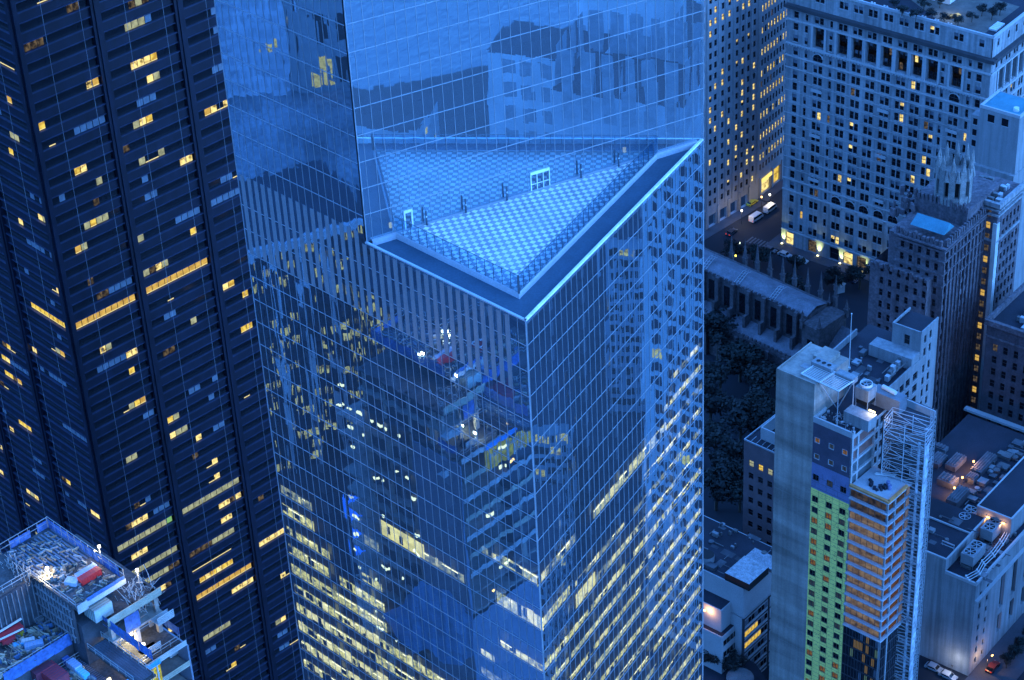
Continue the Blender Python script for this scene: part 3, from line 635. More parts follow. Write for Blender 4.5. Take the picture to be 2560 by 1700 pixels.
rf = MB(); a0, a1 = FGa.P(3.2, -1.8, 75.2), FGa.P(13.4, -1.8, 75.2); r0, r1 = FGa.P(3.7, -4.6, 77.6), FGa.P(13.4, -4.6, 77.6); b0, b1 = FGa.P(3.2, -7.4, 75.2), FGa.P(13.4, -7.4, 75.2)
rf.poly([a0, a1, r1, r0]); rf.poly([b1, b0, r0, r1]); rf.poly([a1, b1, r1]); rf.poly([b0, a0, r0]); rf.build('roof', m_copper, ga)
put_windows(ga, wins, stdwin, WMs, cap=90)
# crown turret
tc_ = CAM+ray(2383, 478)*614; tz = tc_.z
cr = MB(); bl = MB(); FB = Fr((tc_.x-9*math.cos(R_(-40)), tc_.y-9*math.sin(R_(-40))), -40); bl.fbox(FB, 0, 16, -14, 4.5, 0, tz-2); 
nS = 10; rT = 5.0
for i in range(nS):
    a = 2*math.pi*i/nS; da = math.pi/nS
    p = [Vector((tc_.x+rT*math.cos(a+s), tc_.y+rT*math.sin(a+s), 0)) for s in (-da*.55, da*.55)]
    q = [Vector((tc_.x+(rT-1)*math.cos(a+s), tc_.y+(rT-1)*math.sin(a+s), 0)) for s in (-da*.55, da*.55)]
    cr.hexa([*(v+Vector((0, 0, tz-2)) for v in (p[0], p[1], q[1], q[0])), *(v+Vector((0, 0, tz+8.5)) for v in (p[0], p[1], q[1], q[0]))])
    pc_ = Vector((tc_.x+(rT-.4)*math.cos(a), tc_.y+(rT-.4)*math.sin(a), tz+8.5)); cr.cyl(pc_, .75, 1.6, 6, r2=.5); cr.cyl(pc_+Vector((0, 0, 1.6)), .55, 2.8, 6, r2=.05)
    a2 = a+da; pm = Vector((tc_.x+(rT-.2)*math.cos(a2), tc_.y+(rT-.2)*math.sin(a2), tz+5.4)); cr.cyl(pm, .85, 3.4, 5, r2=.2)
cr.cyl((tc_.x, tc_.y, tz-2), rT-.2, 2.2, 20); cr.cyl((tc_.x, tc_.y, tz+5.0), rT-.3, .9, 20)
cr.build('crown_turret', M('pale_terracotta', (.21, .20, .19), .85, var=.25, vs=.8, fine=.3), ga)
c2 = MB(); c2.cyl((tc_.x, tc_.y, tz), rT-1.4, 5.0, 14); c2.build('turret_core', m_black, ga); bl.build('turret_base', m_bstone, ga)
pr = MB()
for i in range(14): 
    u = 16*i/13; pr = MB(); pr.fbox(FB, u-.3, u+.3, 3.9, 4.8, tz-2.4, tz-1+rr.random()*1.4); pr.build('pinnacle', m_bstone, ga)
pr = MB()
for i in range(30): pr.box(FB.P(rr.uniform(-6, 1), rr.uniform(-2, 7), tz-10+rr.random()*6), (rr.uniform(.4, 1.6), rr.uniform(.4, 1.6), rr.uniform(.5, 3)), 0, 40*rr.random())
pr.build('carved_ornament', m_bstone, ga)
# tower B
CB_ = Vector((133.06, 515.1)); FTb = Fr(CB_-Vector((math.cos(R_(-40)), math.sin(R_(-40))))*9.6, -40); FTs = Fr(CB_, 50)
gb = thing('brown_flat_tower', (CB_.x, CB_.y, 0), 'brown office tower with a flat roof full of plant and one column of glowing windows', 'tower')
wb = MB(); wins = []
zz = [2+3.65*i for i in range(20)]
wall_grid(wb, FTb, -6, 9.6, 0, 75.5, [(.4, 1.6), (3.2, 4.4), (6.2, 7.6)], [(z, z+2.1) for z in zz], .4); fs = [(1.2+2.1*i, 2.3+2.1*i) for i in range(6)]
wall_grid(wb, FTs, 0, 14, 0, 75.5, fs, [(z, z+2.1) for z in zz], .4)
for i, z in enumerate(zz):
    wins.append(((FTb.a, 1.2, 2.1, 'dark', False), FTb.P(1.0, 0, z), 2)); wins.append(((FTb.a, 1.2, 2.1, 'dark', False), FTb.P(3.8, 0, z), 2)); wins.append(((FTb.a, 1.4, 2.1, 'amber' if i % 3 == 0 else 'dim', False), FTb.P(6.9, 0, z), 5))
    for a, c in fs: wins.append(((FTs.a, 1.1, 2.1, 'dark', False), FTs.P((a+c)/2, 0, z), 1))
wb.poly([FTb.P(-6, 0, 75.5), FTb.P(9.6, 0, 75.5), FTs.P(14, 0, 75.5), FTb.P(-6, -14, 75.5)]); wb.poly([FTb.P(-6, -14, 0), FTb.P(-6, 0, 0), FTb.P(-6, 0, 75.5), FTb.P(-6, -14, 75.5)]); wb.build('wall', m_bstone, gb)
tr = MB(); ring(tr, FTb, 9.6, FTs, 14, 64, 64.6, .3); ring(tr, FTb, 9.6, FTs, 14, 72.2, 72.8, .5); ring(tr, FTb, 9.6, FTs, 14, 75.2, 76.6, .9, 0, .1); ring(tr, FTb, 9.6, FTs, 14, 74, 74.4, .7)
tr.build('parapet', m_stone, gb)
pi = MB(); pi.fbox(FTb, 8.6, 9.9, -1.2, .5, 8, 70); pi.build('corner_pier', M('pale_pier', (.5, .5, .48), .8, var=.15, streak=.3), gb)
pl = MB()
for i in range(26): q = FTb.P(rr.uniform(-4, 8.6), -rr.uniform(1.5, 12), 75.6); pl.box(q, (rr.uniform(.6, 2.2), rr.uniform(.6, 1.6), rr.uniform(.4, 1.5)), rr.randrange(2), -40)
pl.build('roof_plant', [m_zinc, m_roofg], gb); put_windows(gb, wins, stdwin, WMs, cap=60)
# dark block C bottom of it
CC_ = at(2469, 793, 52); FCc = Fr(CC_, -40); FCs = Fr(FCc.P(0, 0, 0), -130)
gcx = thing('dark_brick_block', FCc.P(0, 0, 0), 'dark brick office block at the right edge with a low machinery roof', 'building')
wb = MB(); wins = []; cc_ = [(2.2+3.1*i, 3.6+3.1*i) for i in range(10)]; cz = [3+3.9*i for i in range(11)]
wall_grid(wb, FCc, 0, 36, 0, 50, cc_, [(z, z+2.3) for z in cz], .4); wb.fbox(FCc, 0, 36, -26, -.41, 0, 49.9, 0, 1)
for z in cz:
    for a, c in cc_: wins.append(((FCc.a, 1.4, 2.3, 'dark' if rr.random() < .93 else 'dim', False), FCc.P((a+c)/2, 0, z), 3))
wb.build('wall', [m_brick, m_roofd], gcx); tr = MB(); tr.fbox(FCc, -.5, 36, -.5, .6, 49.9, 51.5); tr.fbox(FCc, -.5, .4, -26, -.5, 49.9, 51.5); tr.fbox(FCc, 0, 36, 0, .25, 46, 46.5); tr.build('parapet', m_bstone, gcx)
pl = MB()
for i in range(16): pl.box(FCc.P(rr.uniform(5, 18), -rr.uniform(3, 14), 50), (rr.uniform(.8, 2.4), rr.uniform(.8, 2), rr.uniform(.6, 2)), rr.randrange(2), -40)
pl.build('roof_plant', [m_zinc, m_roofg], gcx); aw = MB(); aw.fbox(FCc, -4, 30, .05, 1.6, 20.5, 21.2); aw.build('awning', m_stone2, gcx); put_windows(gcx, wins, stdwin, WMs, cap=60)
# --- 3d. pale block with blue roof at the right edge (top)
CD_ = CAM+ray(2550, 290)*648; FDf = Fr(CD_-Vector((math.cos(R_(-40)), math.sin(R_(-40)), 0))*13.0, -40); FDs = Fr(CD_, 50); zd = CD_.z
gd = thing('pale_slab_building', FDf.P(13, 0, 0), 'pale plain building with a turquoise flat roof at the right edge', 'building')
wb = MB(); wb.fbox(FDf, .6, 13, -12, 0, 0, zd-.9); wb.fbox(FDf, -2.2, .6, -10, -.3, 0, zd-4); wb.fbox(FDf, -5.2, 13.3, -13, 1.2, 0, zd-19); wb.build('wall', m_pale, gd)
pa = MB(); pa.fbox(FDf, .5, 13.1, -.4, .12, zd-.9, zd+.1); pa.fbox(FDf, 12.7, 13.12, -11, -.4, zd-.9, zd+.1); pa.fbox(FDf, .5, .9, -11, -.4, zd-.9, zd+.1); pa.build('parapet', m_stone2, gd)
rf = MB(); rf.fbox(FDf, 1.0, 12.6, -11, -.5, zd-.8, zd-.55); rf.build('roof', m_copper, gd); vt = MB(); v = FDf.P(10.2, -3.2, zd-.55); vt.cyl(v, .9, 1.0, 14, r2=.8); vt.build('roof_vent', m_white, gd)
def plainwin(mb, key): F = Fr((0, 0), key[0]); mb.fquad(F, -key[1]/2, key[1]/2, .02, 0, key[2], 0); mb.fbox(F, -key[1]/2-.1, key[1]/2+.1, .0, .1, -.12, 0, 10)
put_windows(gd, [((FDf.a, 2.1, 2.4), FDf.P(u, 0, zd-4.6), 4) for u in (4.2, 8.6)]+[((FDf.a, 1.3, 2), FDf.P(-.8, -.3, zd-z), 3) for z in (7, 10.5, 14)]+[((FDf.a, 1.2, 1.7), FDf.P(u, 1.2, zd-z), 3) for u in (-2.5, 1, 4.2, 7.6, 11) for z in (22.5, 26.2)], plainwin, WMs)
# --- 3e. loft building with flagpole
CL_ = Vector((99.03, 445.53)); FLf = Fr(CL_-Vector((math.cos(R_(-40)), math.sin(R_(-40))))*8.0, -40); FLs = Fr(CL_, 50)
lo_ = thing('pale_loft_building', (CL_.x, CL_.y, 0), 'pale loft building with a boxy stair penthouse and dark roof behind the concrete tower', 'building')
FLr = Fr(FLs.P(-22, 0, 0), 50); wb = MB(); wins = []
lc = [(1+2.9*i, 3.0+2.9*i) for i in range(6)]+[(19, 21.2), (23.6, 24.6), (26.2, 27.2)]; lz = [70.2-3.65*i for i in range(19)]
lz = [z for z in lz if z > 2]
wall_grid(wb, FLr, 0, 30.3, 0, 74.8, lc, [(z, z+2.2) for z in lz], .35); wall_grid(wb, FLr, 22, 30.3, 74.8, 82.6, lc, [(75.2, 77.4), (79.0, 81.2)], .35); wall_grid(wb, FLf, 0, 8, 74.0, 82.6, [(3.4, 4.9)], [(78.2, 81.0)], .3)
for z in lz:
    for a, c in lc: wins.append(((FLr.a, round(c-a, 2), 2.2, 'dark' if rr.random() < .85 else 'blind', True), FLr.P((a+c)/2, 0, z), 3))
for z in (75.2, 79.0):
    for a, c in lc[-2:]: wins.append(((FLr.a, 1.0, 2.2, 'dark', True), FLr.P((a+c)/2, 0, z), 3))
wins.append(((FLf.a, 1.5, 2.8, 'dark', False), FLf.P(4.15, 0, 78.2), 4))
wb.poly([FLf.P(0, -8.3, 74), FLf.P(0, 0, 74), FLf.P(0, 0, 82.6), FLf.P(0, -8.3, 82.6)]); e0 = FLr.P(0, 0, 0); e1 = FLr.P(0, -19, 0); wb.poly([e1, e0, e0+Vector((0, 0, 74.8)), e1+Vector((0, 0, 74.8))]); wb.build('wall', m_pale, lo_)
rf = MB(); rf.poly([FLr.P(0.2, -.3, 74.2), FLr.P(30, -.3, 74.2), FLr.P(30, -19, 74.2), FLr.P(.2, -19, 74.2)]); rf.poly([FLf.P(.2, -.2, 82.2), FLf.P(7.8, -.2, 82.2), FLf.P(7.8, -8.2, 82.2), FLf.P(.2, -8.2, 82.2)]); rf.build('roof', m_roofd, lo_)
pa = MB(); pa.fbox(FLr, 0, 22, -.35, .05, 74.6, 75.3); pa.fbox(FLr, 0, 24, -19.2, -18.8, 74.2, 76.0); pa.fbox(FLf, -.05, 8.05, -.3, .06, 82.5, 83.1); pa.fbox(FLs, -.05, 8.3, -.3, .06, 82.5, 83.1); pa.fbox(FLf, -.05, .3, -8.3, -.3, 82.5, 83.1); pa.fbox(FLf, -4, 7.9, .05, 4, 74.2, 77.4, 0, 0); pa.build('parapet', m_pale, lo_)
put_windows(lo_, wins, stdwin, WMs, cap=80)
def clutter(F, u0, u1, n0, n1, z, k, root, seed, big=1.0):
    r = random.Random(seed); b = MB()
    for i in range(k):
        u, n = r.uniform(u0, u1), r.uniform(n0, n1); s = r.choice((.4, .6, .9, 1.3, 1.8))*big; p = F.P(u, n, z); t = r.random()
        if t < .5: b.box(p, (s*r.uniform(.8, 1.8), s, r.uniform(.3, 1.3)), r.randrange(3), F.a)
        elif t < .7: b.cyl(p, s*.4, r.uniform(.4, 1.2), 8, r.randrange(3))
        else: L = r.uniform(1.5, 6)*big; d = F.u if r.random() < .6 else F.n; b.tube(p+Vector((0, 0, .4)), p+d*L+Vector((0, 0, .4)), r.uniform(.06, .16), 5, r.randrange(3))
    for i in range(k//4):
        u, n = r.uniform(u0, u1), r.uniform(n0, n1); w, h = r.uniform(1, 4), r.uniform(1, 3); P = F.P; b.poly([P(u, n, z+.02+.004*i), P(u+w, n, z+.02+.004*i), P(u+w, n-h, z+.02+.004*i), P(u, n-h, z+.02+.004*i)], r.randrange(2, 4))
    tag(b.build('roof_clutter', [m_roofg, m_zinc2, m_dplant, m_patch], root), kind='stuff')
m_dplant = M('dark_plant_metal', (.07, .075, .085), .7, var=.3, vs=.6); m_zinc2 = M('dull_metal', (.2, .21, .22), .6, .2, var=.2); m_patch = M('roof_patch', (.05, .052, .06), .9, var=.3)
clutter(FLr, 2, 20, -17, -2, 74.22, 26, lo_, 3)
fp = at(2123, 916, 75); o = MB(); o.tube((fp.x, fp.y, 74.3), (fp.x, fp.y, 90.2), .13, 6, r2=.07); o.cyl((fp.x, fp.y, 90.2), .16, .25, 8); o.cyl((fp.x, fp.y, 74.25), .35, .5, 8); tag(o.build('flagpole', m_white, None, (fp.x, fp.y, 74.25)), 'tall bare white flagpole standing on the loft building roof', 'flagpole')
ac = MB()
for i in range(7):
    q = FLr.P(11+i*1.5, -2.6-.15*i, 74.3); ac.box(q, (1.2, 1.0, 1.5+.5*(i % 3)), i % 2, 50)
for s in (-1.4, -3.8): ac.tube(FLr.P(10.4, s, 76.3), FLr.P(21, s, 76.3), .12, 5, 1)
tag(ac.build('air_handler', [m_zinc, m_roofg], None, FLr.P(15, -2.6, 74.25)), 'row of grey roof air handlers beside the loft building parapet', 'air handler')
# ------------------------------------------------------------------ 4. church, streets, trees, cars
m_roadl = M('road_marking', (.10, .10, .11), .8, var=.2)
b = MB(); rd = [at(1740, 640, 0), at(1770, 560, 0), at(1990, 440, 0), at(2040, 470, 0), at(1975, 600, 0), at(2180, 690, 0), at(2330, 760, 0), at(2300, 800, 0), at(2050, 740, 0), at(1850, 670, 0)]
b.poly([(p.x, p.y, .012) for p in reversed(rd)]); tag(b.build('road', m_asph), kind='structure')
b = MB(); b.fbox(FHt, -3.5, HL, 0.05, 4.2, 0, .14); b.fbox(FHt, -3.5, 0, -46, .05, 0, .14); b.fbox(FOf, -30, 21.4, .05, 4.0, 0, .14); b.fbox(FOs, 0.3, 40, .05, 3.5, 0, .14); tag(b.build('pavement', m_pave), kind='structure')
b = MB()
for i in range(9): b.fbox(FHt, -10+i*1.2, -9.4+i*1.2, 2, 6, .018, .022)
tag(b.build('crossing_markings', m_roadl), kind='structure')
# church
m_ch = M('sandstone_church', (.075, .065, .07), .9, var=.3, vs=.6, fine=.3, fs=1.5)
m_lead = M('lead_roof', (.12, .12, .14), .7, var=.22, vs=.35, fine=.2, fs=2.5, streak=.15)
FCh = Fr(at(1784, 651, 26), -46.2)
ch = thing('gothic_church', FCh.P(20, 3, 0), 'long dark stone gothic church with lead roof, buttresses and rows of pinnacles', 'church')
LCH = FCh.uv(at(2041, 766, 26))[0]
b = MB(); b.poly([FCh.P(-40, 4.6, 24.6), FCh.P(LCH, 4.6, 24.6), FCh.P(LCH, 0, 26), FCh.P(-40, 0, 26)]); b.poly([FCh.P(LCH, -6, 24.2), FCh.P(-40, -6, 24.2), FCh.P(-40, 0, 26), FCh.P(LCH, 0, 26)]); b.build('nave_roof', m_lead, ch)
b = MB(); b.fbox(FCh, -40, LCH, -5.9, 4.5, 0, 24.5); b.fbox(FCh, -40, LCH-1, 4.5, 10, 0, 11.5); b.build('wall', m_ch, ch)
b = MB(); b.poly([FCh.P(-40, 10.2, 11.6), FCh.P(LCH-1, 10.2, 11.6), FCh.P(LCH-1, 4.5, 14.2), FCh.P(-40, 4.5, 14.2)]); b.build('aisle_roof', m_lead, ch)
b = MB(); b.fbox(FCh, -40, LCH-.6, 9.9, 10.5, 10.6, 12.3)
u = -39.5
while u < LCH-.6: b.fbox(FCh, u, u+.8, 9.9, 10.5, 12.3, 13.0); b.fbox(FCh, u, u+.8, 4.3, 4.8, 24.6, 25.2); u += 1.6
b.build('parapet', m_ch, ch)
b = MB(); wn = MB(); u = -36
while u < LCH:
    b.fbox(FCh, u-.6, u+.6, 4.5, 5.8, 11, 25); b.fbox(FCh, u-.6, u+.6, 9.8, 11.3, 0, 11.5); b.fbox(FCh, u-.5, u+.5, 5.8, 7.4, 12, 17)
    wn = MB(); wn.fbox(FCh, u+1.9, u+4.1, 4.45, 4.56, 15.5, 22.5); wn.build('clerestory_window', m_dglass, ch); u += 6
b.build('buttress', m_ch, ch)
def pinn(p, h):
    b = MB(); b.cyl(p, .75, h*.42, 4); b.cyl(p+Vector((0, 0, h*.42)), 1.0, .35, 4); b.cyl(p+Vector((0, 0, h*.42+.35)), .62, h*.55, 4, r2=.04); b.build('pinnacle', m_ch, ch)
for k, px in enumerate((1794, 1827, 1857, 1888, 1919, 1948, 1980, 2012, 2048)):
    uu = FCh.uv(at(px, 660+ (px-1794)*.47, 25))[0]; pinn(FCh.P(uu, -7.0, 21), 11.5+.8*(k % 3))
b = MB()
for uc in (-.5, 12.5, 26):     # white sheeted scaffolds straddling the roof
    if uc > LCH: continue
    for d in (-.9, 0, .9):
        b.tube(FCh.P(uc+d, 4.8, 24.7), FCh.P(uc+d, 0, 27.0), .08); b.tube(FCh.P(uc+d, 0, 27), FCh.P(uc+d, -1.5, 26.6), .08)
    for t in range(6): b.tube(FCh.P(uc-.9, 4.8-t*.95, 24.8+t*.46), FCh.P(uc+.9, 4.8-t*.95-.4, 25+t*.46), .07)
b.build('roof_ladder', m_zinc, ch)
# crossing porch and second gable
q0 = at(2050, 790, 22); FPo = Fr(FCh.P(LCH+.2, 2, 0), -46.2)
b = MB(); b.fbox(FPo, 0, 6.2, -8, 5.0, 0, 23.5); b.fbox(FPo, 6.2, 34, -12, 2.0, 0, 14); b.build('transept', m_ch, ch)
b = MB(); b.fbox(FPo, 2.0, 4.4, 4.95, 5.06, 8, 19); b.build('arched_window', m_dglass, ch)
b = MB(); b.poly([FPo.P(6.2, 2.3, 14), FPo.P(34, 2.3, 14), FPo.P(34, -6, 20), FPo.P(6.2, -6, 20)]); b.poly([FPo.P(34, -12.3, 14), FPo.P(6.2, -12.3, 14), FPo.P(6.2, -6, 20), FPo.P(34, -6, 20)]); b.poly([FPo.P(6.2, 2.3, 14), FPo.P(6.2, -6, 20), FPo.P(6.2, -12.3, 14)]); b.build('transept_roof', m_lead, ch)
b = MB(); b.fbox(FPo, 6.2, 34, 2.0, 2.6, 13.4, 14.4); b.build('gutter', m_stone2, ch)
for d in ((0, 5), (6.2, 5), (0, -8), (6.2, -8)): pinn(FPo.P(d[0], d[1], 22), 6)
# trees
leafs = []
def leafmat(nm, c):
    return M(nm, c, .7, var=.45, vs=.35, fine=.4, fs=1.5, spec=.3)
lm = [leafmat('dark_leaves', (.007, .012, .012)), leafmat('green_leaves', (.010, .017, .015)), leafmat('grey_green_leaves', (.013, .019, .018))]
m_bark = M('tree_bark', (.06, .05, .04), .9)
def crown_mesh(seed, n, mat):
    r = random.Random(seed); b = MB(); blobs = [(Vector((r.uniform(-.55, .55), r.uniform(-.55, .55), r.uniform(-.3, .55))), r.uniform(.28, .5)) for _ in range(11)]
    for _ in range(n):
        c, R = r.choice(blobs); d = Vector((r.gauss(0, 1), r.gauss(0, 1), r.gauss(0, 1))).normalized(); p = c+d*R*r.uniform(.55, 1.05); s = r.uniform(.03, .075)
        a = Vector((r.gauss(0, 1), r.gauss(0, 1), r.gauss(0, .6))).normalized(); e = a.cross(d+Vector((.01, .02, .03))).normalized()
        b.poly([p-a*s-e*s*.6, p+a*s-e*s*.7, p+a*s*.8+e*s*.6, p-a*s*.9+e*s*.7])
    return b.mesh('crown', [mat])
def trunk_mesh(seed):
    r = random.Random(seed); b = MB(); b.tube((0, 0, 0), (.02, .01, .5), .035, 7, r2=.022)
    for i in range(6):
        a = i*1.05+r.random()*.6; z = .3+.05*i; b.tube((.012, .006, z), (.26*math.cos(a), .26*math.sin(a), z+.28), .016, 5, r2=.005)
    return b.mesh('trunk', [m_bark])
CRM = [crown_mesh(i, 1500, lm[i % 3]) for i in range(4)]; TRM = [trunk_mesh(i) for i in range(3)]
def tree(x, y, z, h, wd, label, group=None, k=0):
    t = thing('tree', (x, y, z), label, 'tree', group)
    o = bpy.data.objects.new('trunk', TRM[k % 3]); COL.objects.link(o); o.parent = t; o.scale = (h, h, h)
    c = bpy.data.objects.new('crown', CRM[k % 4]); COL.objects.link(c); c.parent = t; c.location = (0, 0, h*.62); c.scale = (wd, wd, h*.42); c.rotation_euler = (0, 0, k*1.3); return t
LT = {}
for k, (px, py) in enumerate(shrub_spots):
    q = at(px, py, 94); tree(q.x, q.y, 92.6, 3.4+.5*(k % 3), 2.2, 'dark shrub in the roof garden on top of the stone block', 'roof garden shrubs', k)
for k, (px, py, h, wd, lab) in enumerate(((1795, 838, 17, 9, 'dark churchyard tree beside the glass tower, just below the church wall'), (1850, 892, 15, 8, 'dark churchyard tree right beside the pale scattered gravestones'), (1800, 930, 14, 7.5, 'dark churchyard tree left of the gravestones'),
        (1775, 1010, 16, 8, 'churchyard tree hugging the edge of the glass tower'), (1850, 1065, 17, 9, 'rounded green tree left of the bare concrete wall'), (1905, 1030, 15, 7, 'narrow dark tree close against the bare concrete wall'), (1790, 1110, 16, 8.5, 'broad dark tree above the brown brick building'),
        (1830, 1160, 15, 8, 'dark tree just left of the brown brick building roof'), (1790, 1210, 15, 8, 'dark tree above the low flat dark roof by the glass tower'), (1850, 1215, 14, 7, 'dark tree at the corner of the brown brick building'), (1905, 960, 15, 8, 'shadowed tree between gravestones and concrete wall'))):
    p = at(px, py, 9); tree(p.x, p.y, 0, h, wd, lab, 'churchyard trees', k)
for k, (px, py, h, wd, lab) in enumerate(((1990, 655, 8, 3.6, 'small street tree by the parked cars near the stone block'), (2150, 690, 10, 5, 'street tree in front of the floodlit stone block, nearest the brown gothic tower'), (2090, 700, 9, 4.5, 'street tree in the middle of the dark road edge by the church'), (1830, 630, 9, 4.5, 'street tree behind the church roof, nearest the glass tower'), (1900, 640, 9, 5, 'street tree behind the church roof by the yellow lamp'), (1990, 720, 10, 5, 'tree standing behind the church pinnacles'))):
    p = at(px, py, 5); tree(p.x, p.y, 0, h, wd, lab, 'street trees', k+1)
# gravestones
gm = M('pale_gravestone', (.38, .37, .38), .9, var=.2); gb_ = MB(); gb_.box((0, 0, 0), (.8, .25, 1.1)); gb_.box((0, 0, 0), (1.0, .5, .25)); gmesh = gb_.mesh('gravestone', [gm])
r = random.Random(8)
for i in range(46):
    t = r.random(); px = 1838+95*t+r.gauss(0, 9); py = 838+105*t+r.gauss(0, 12)+(i % 3)*8; p = at(px, py, 0)
    o = bpy.data.objects.new('gravestone', gmesh); COL.objects.link(o); o.location = (p.x, p.y, 0); o.rotation_euler = (0, 0, r.uniform(.5, 1.1)); s = r.uniform(.8, 2.0); o.scale = (s, s, s)
    tag(o, 'small pale gravestone among the rows under the churchyard trees', 'gravestone', 'gravestones in the churchyard')
# vehicles
m_tyre = M('tyre', (.015, .015, .015), .8); m_vg = M('vehicle_glass', (.01, .012, .015), .1)
e_tail = EM('tail_light', (1.0, .06, .03), 1.3); e_head = EM('head_light', (1.0, .95, .8), 5)
def vehicle(px, py, ang, kind, col, label, name, cat, group=None, lights=0, length=None):
    p = at(px, py, .5); F = Fr((p.x, p.y), ang); t = thing(name, (p.x, p.y, .015), label, cat, group); m = M('vehicle_paint', col, .3, var=.03, fine=.02)
    L, W, H = (5.6, 2.0, 2.3) if kind == 'van' else (4.7, 1.85, 1.45); z = .02
    b = MB(); y0, y1 = -W/2, W/2
    if kind == 'van':
        pr = [(-L/2, .4), (L/2, .4), (L/2, 1.0), (L/2-.25, 1.2), (L/2-1.1, H), (-L/2+.1, H)]
    else: pr = [(-L/2, .35), (L/2, .35), (L/2, .75), (L/2-1.1, .9), (L/2-1.75, H), (-L/2+.95, H), (-L/2+.35, .95), (-L/2, .85)]
    A = [F.P(u, y1, h+z) for u, h in pr]; B = [F.P(u, y0*1.0, h+z) for u, h in pr]; n = len(pr); b.poly(A); b.poly(list(reversed(B)))
    for i in range(n): j = (i+1) % n; b.poly([B[i], B[j], A[j], A[i]])
    b.build('body', m, t)
    g = MB()
    if kind == 'van':
        for s in (y0-.01, y1+.01): g.poly([F.P(-L/2+.4, s, 1.35), F.P(L/2-.75, s, 1.35), F.P(L/2-1.15, s, H-.25), F.P(-L/2+.4, s, H-.25)])
        g.poly([F.P(L/2-.27, y0+.1, 1.27), F.P(L/2-.27, y1-.1, 1.27), F.P(L/2-1.05, y1-.15, H-.05), F.P(L/2-1.05, y0+.15, H-.05)])
    else:
        for s in (y0-.01, y1+.01): g.poly([F.P(-L/2+.6, s, .98), F.P(L/2-1.35, s, .98), F.P(L/2-1.85, s, H-.1), F.P(-L/2+1.0, s, H-.1)])
        g.poly([F.P(L/2-1.12, y0+.1, .97), F.P(L/2-1.12, y1-.1, .97), F.P(L/2-1.72, y1-.15, H+.02), F.P(L/2-1.72, y0+.15, H+.02)]); g.poly([F.P(-L/2+.4, y0+.15, 1.02), F.P(-L/2+.92, y0+.15, H+.02), F.P(-L/2+.92, y1-.15, H+.02), F.P(-L/2+.4, y1-.15, 1.02)])
    g.build('window', m_vg, t)
    for u in (-L/2+.95, L/2-.95):
        for s in (y0, y1):
            w = MB(); c = F.P(u, s, .34+z); w.tube(c-F.n*.11, c+F.n*.11, .33, 12); w.build('wheel', m_tyre, t)
    for s in (y0+.25, y1-.25):
        w = MB(); w.fbox(F, -L/2-.03, -L/2+.04, s-.16, s+.16, .75, 1.0); w.build('tail_light', e_tail if lights & 1 else m_frame, t)
        w = MB(); w.fbox(F, L/2-.04, L/2+.03, s-.16, s+.16, .6, .8); w.build('head_light', e_head if lights & 2 else m_zinc, t)
vehicle(1890, 546, 45, 'van', (.72, .72, .72), 'white panel van at the kerb, nearer of two vans in the street', 'van', 'van', 'white vans', 1)
vehicle(1925, 523, 48, 'van', (.74, .73, .70), 'white passenger van with dark side windows ahead of another van', 'van', 'van', 'white vans')
vehicle(1829, 581, 50, 'car', (.05, .05, .06), 'dark car with red tail lights on by the lit office', 'car', 'car', 'cars in the street', 1)
vehicle(1880, 507, 47, 'car', (.5, .42, .05), 'yellow taxi waiting at the kerb below the lit office', 'car', 'car', 'cars in the street', 0)
for px, py, lab, c in ((1962, 637, 'pale car parked at the stone block kerb, leftmost of the row', (.35, .36, .38)), (2003, 651, 'light estate car parked at the kerb before the floodlit wall', (.5, .5, .5)), (2085, 683, 'dark car parked at the kerb below the second floodlight', (.03, .03, .035)), (2125, 700, 'dark blue car parked near the street tree by the gothic tower', (.03, .04, .07)), (1925, 625, 'dark grey car parked at the street corner by the crossing', (.08, .08, .09))):
    vehicle(px, py, -40, 'car', c, lab, 'car', 'car', 'cars parked along the stone block')
# taxi roof light, street lamps, kiosk
def lamp(px, py, h, mat, label, cat='street lamp', grp='street lamps', pw=0, col=(1, .8, .5), z0=.14):
    q = at(px, py, z0+h); t = thing('street_lamp', (q.x, q.y, z0), label, cat, grp); b = MB(); b.tube((q.x, q.y, z0), (q.x, q.y, z0+h), .09, 6, r2=.06); b.build('pole', m_frame, t); b = MB(); b.cyl((q.x, q.y, z0+h), .22, .45, 8, r2=.28); b.build('lantern', mat, t)
    if pw:
        l = bpy.data.lights.new('lantern_light', 'POINT'); l.energy = pw*EK; l.color = col; l.shadow_soft_size = .3; lo = bpy.data.objects.new('lantern_light', l); COL.objects.link(lo); lo.location = Vector((q.x, q.y, z0+h-.25))
lamp(1854.5, 528, 5, e_lamp, 'bright white street lamp left of the nearer white van', pw=900); lamp(1924.5, 488, 5, e_lamp, 'bright white street lamp above the passenger van', pw=900)
lamp(1839, 641, 5.5, EM('yellow_lamp', (1, .85, .1), 5), 'yellow glowing street lamp behind the church roof'); lamp(1849, 609, 5, EM('pale_lamp', (.7, .9, .7), 3), 'pale green lamp dot in the dark road')
lamp(1904, 494, 4, e_sod, 'small orange lamp in the street beyond the vans')
b = MB(); q = at(2098, 728, 0); b.box((q.x, q.y, 0), (2.6, 2.6, 2.6), 0, 20); b.cyl((q.x, q.y, 2.6), 2.2, 2.2, 4, r2=.1); tag(b.build('kiosk', m_zinc, None, (q.x, q.y, 0)), 'small pale kiosk with a pointed tent roof near the church', 'kiosk')
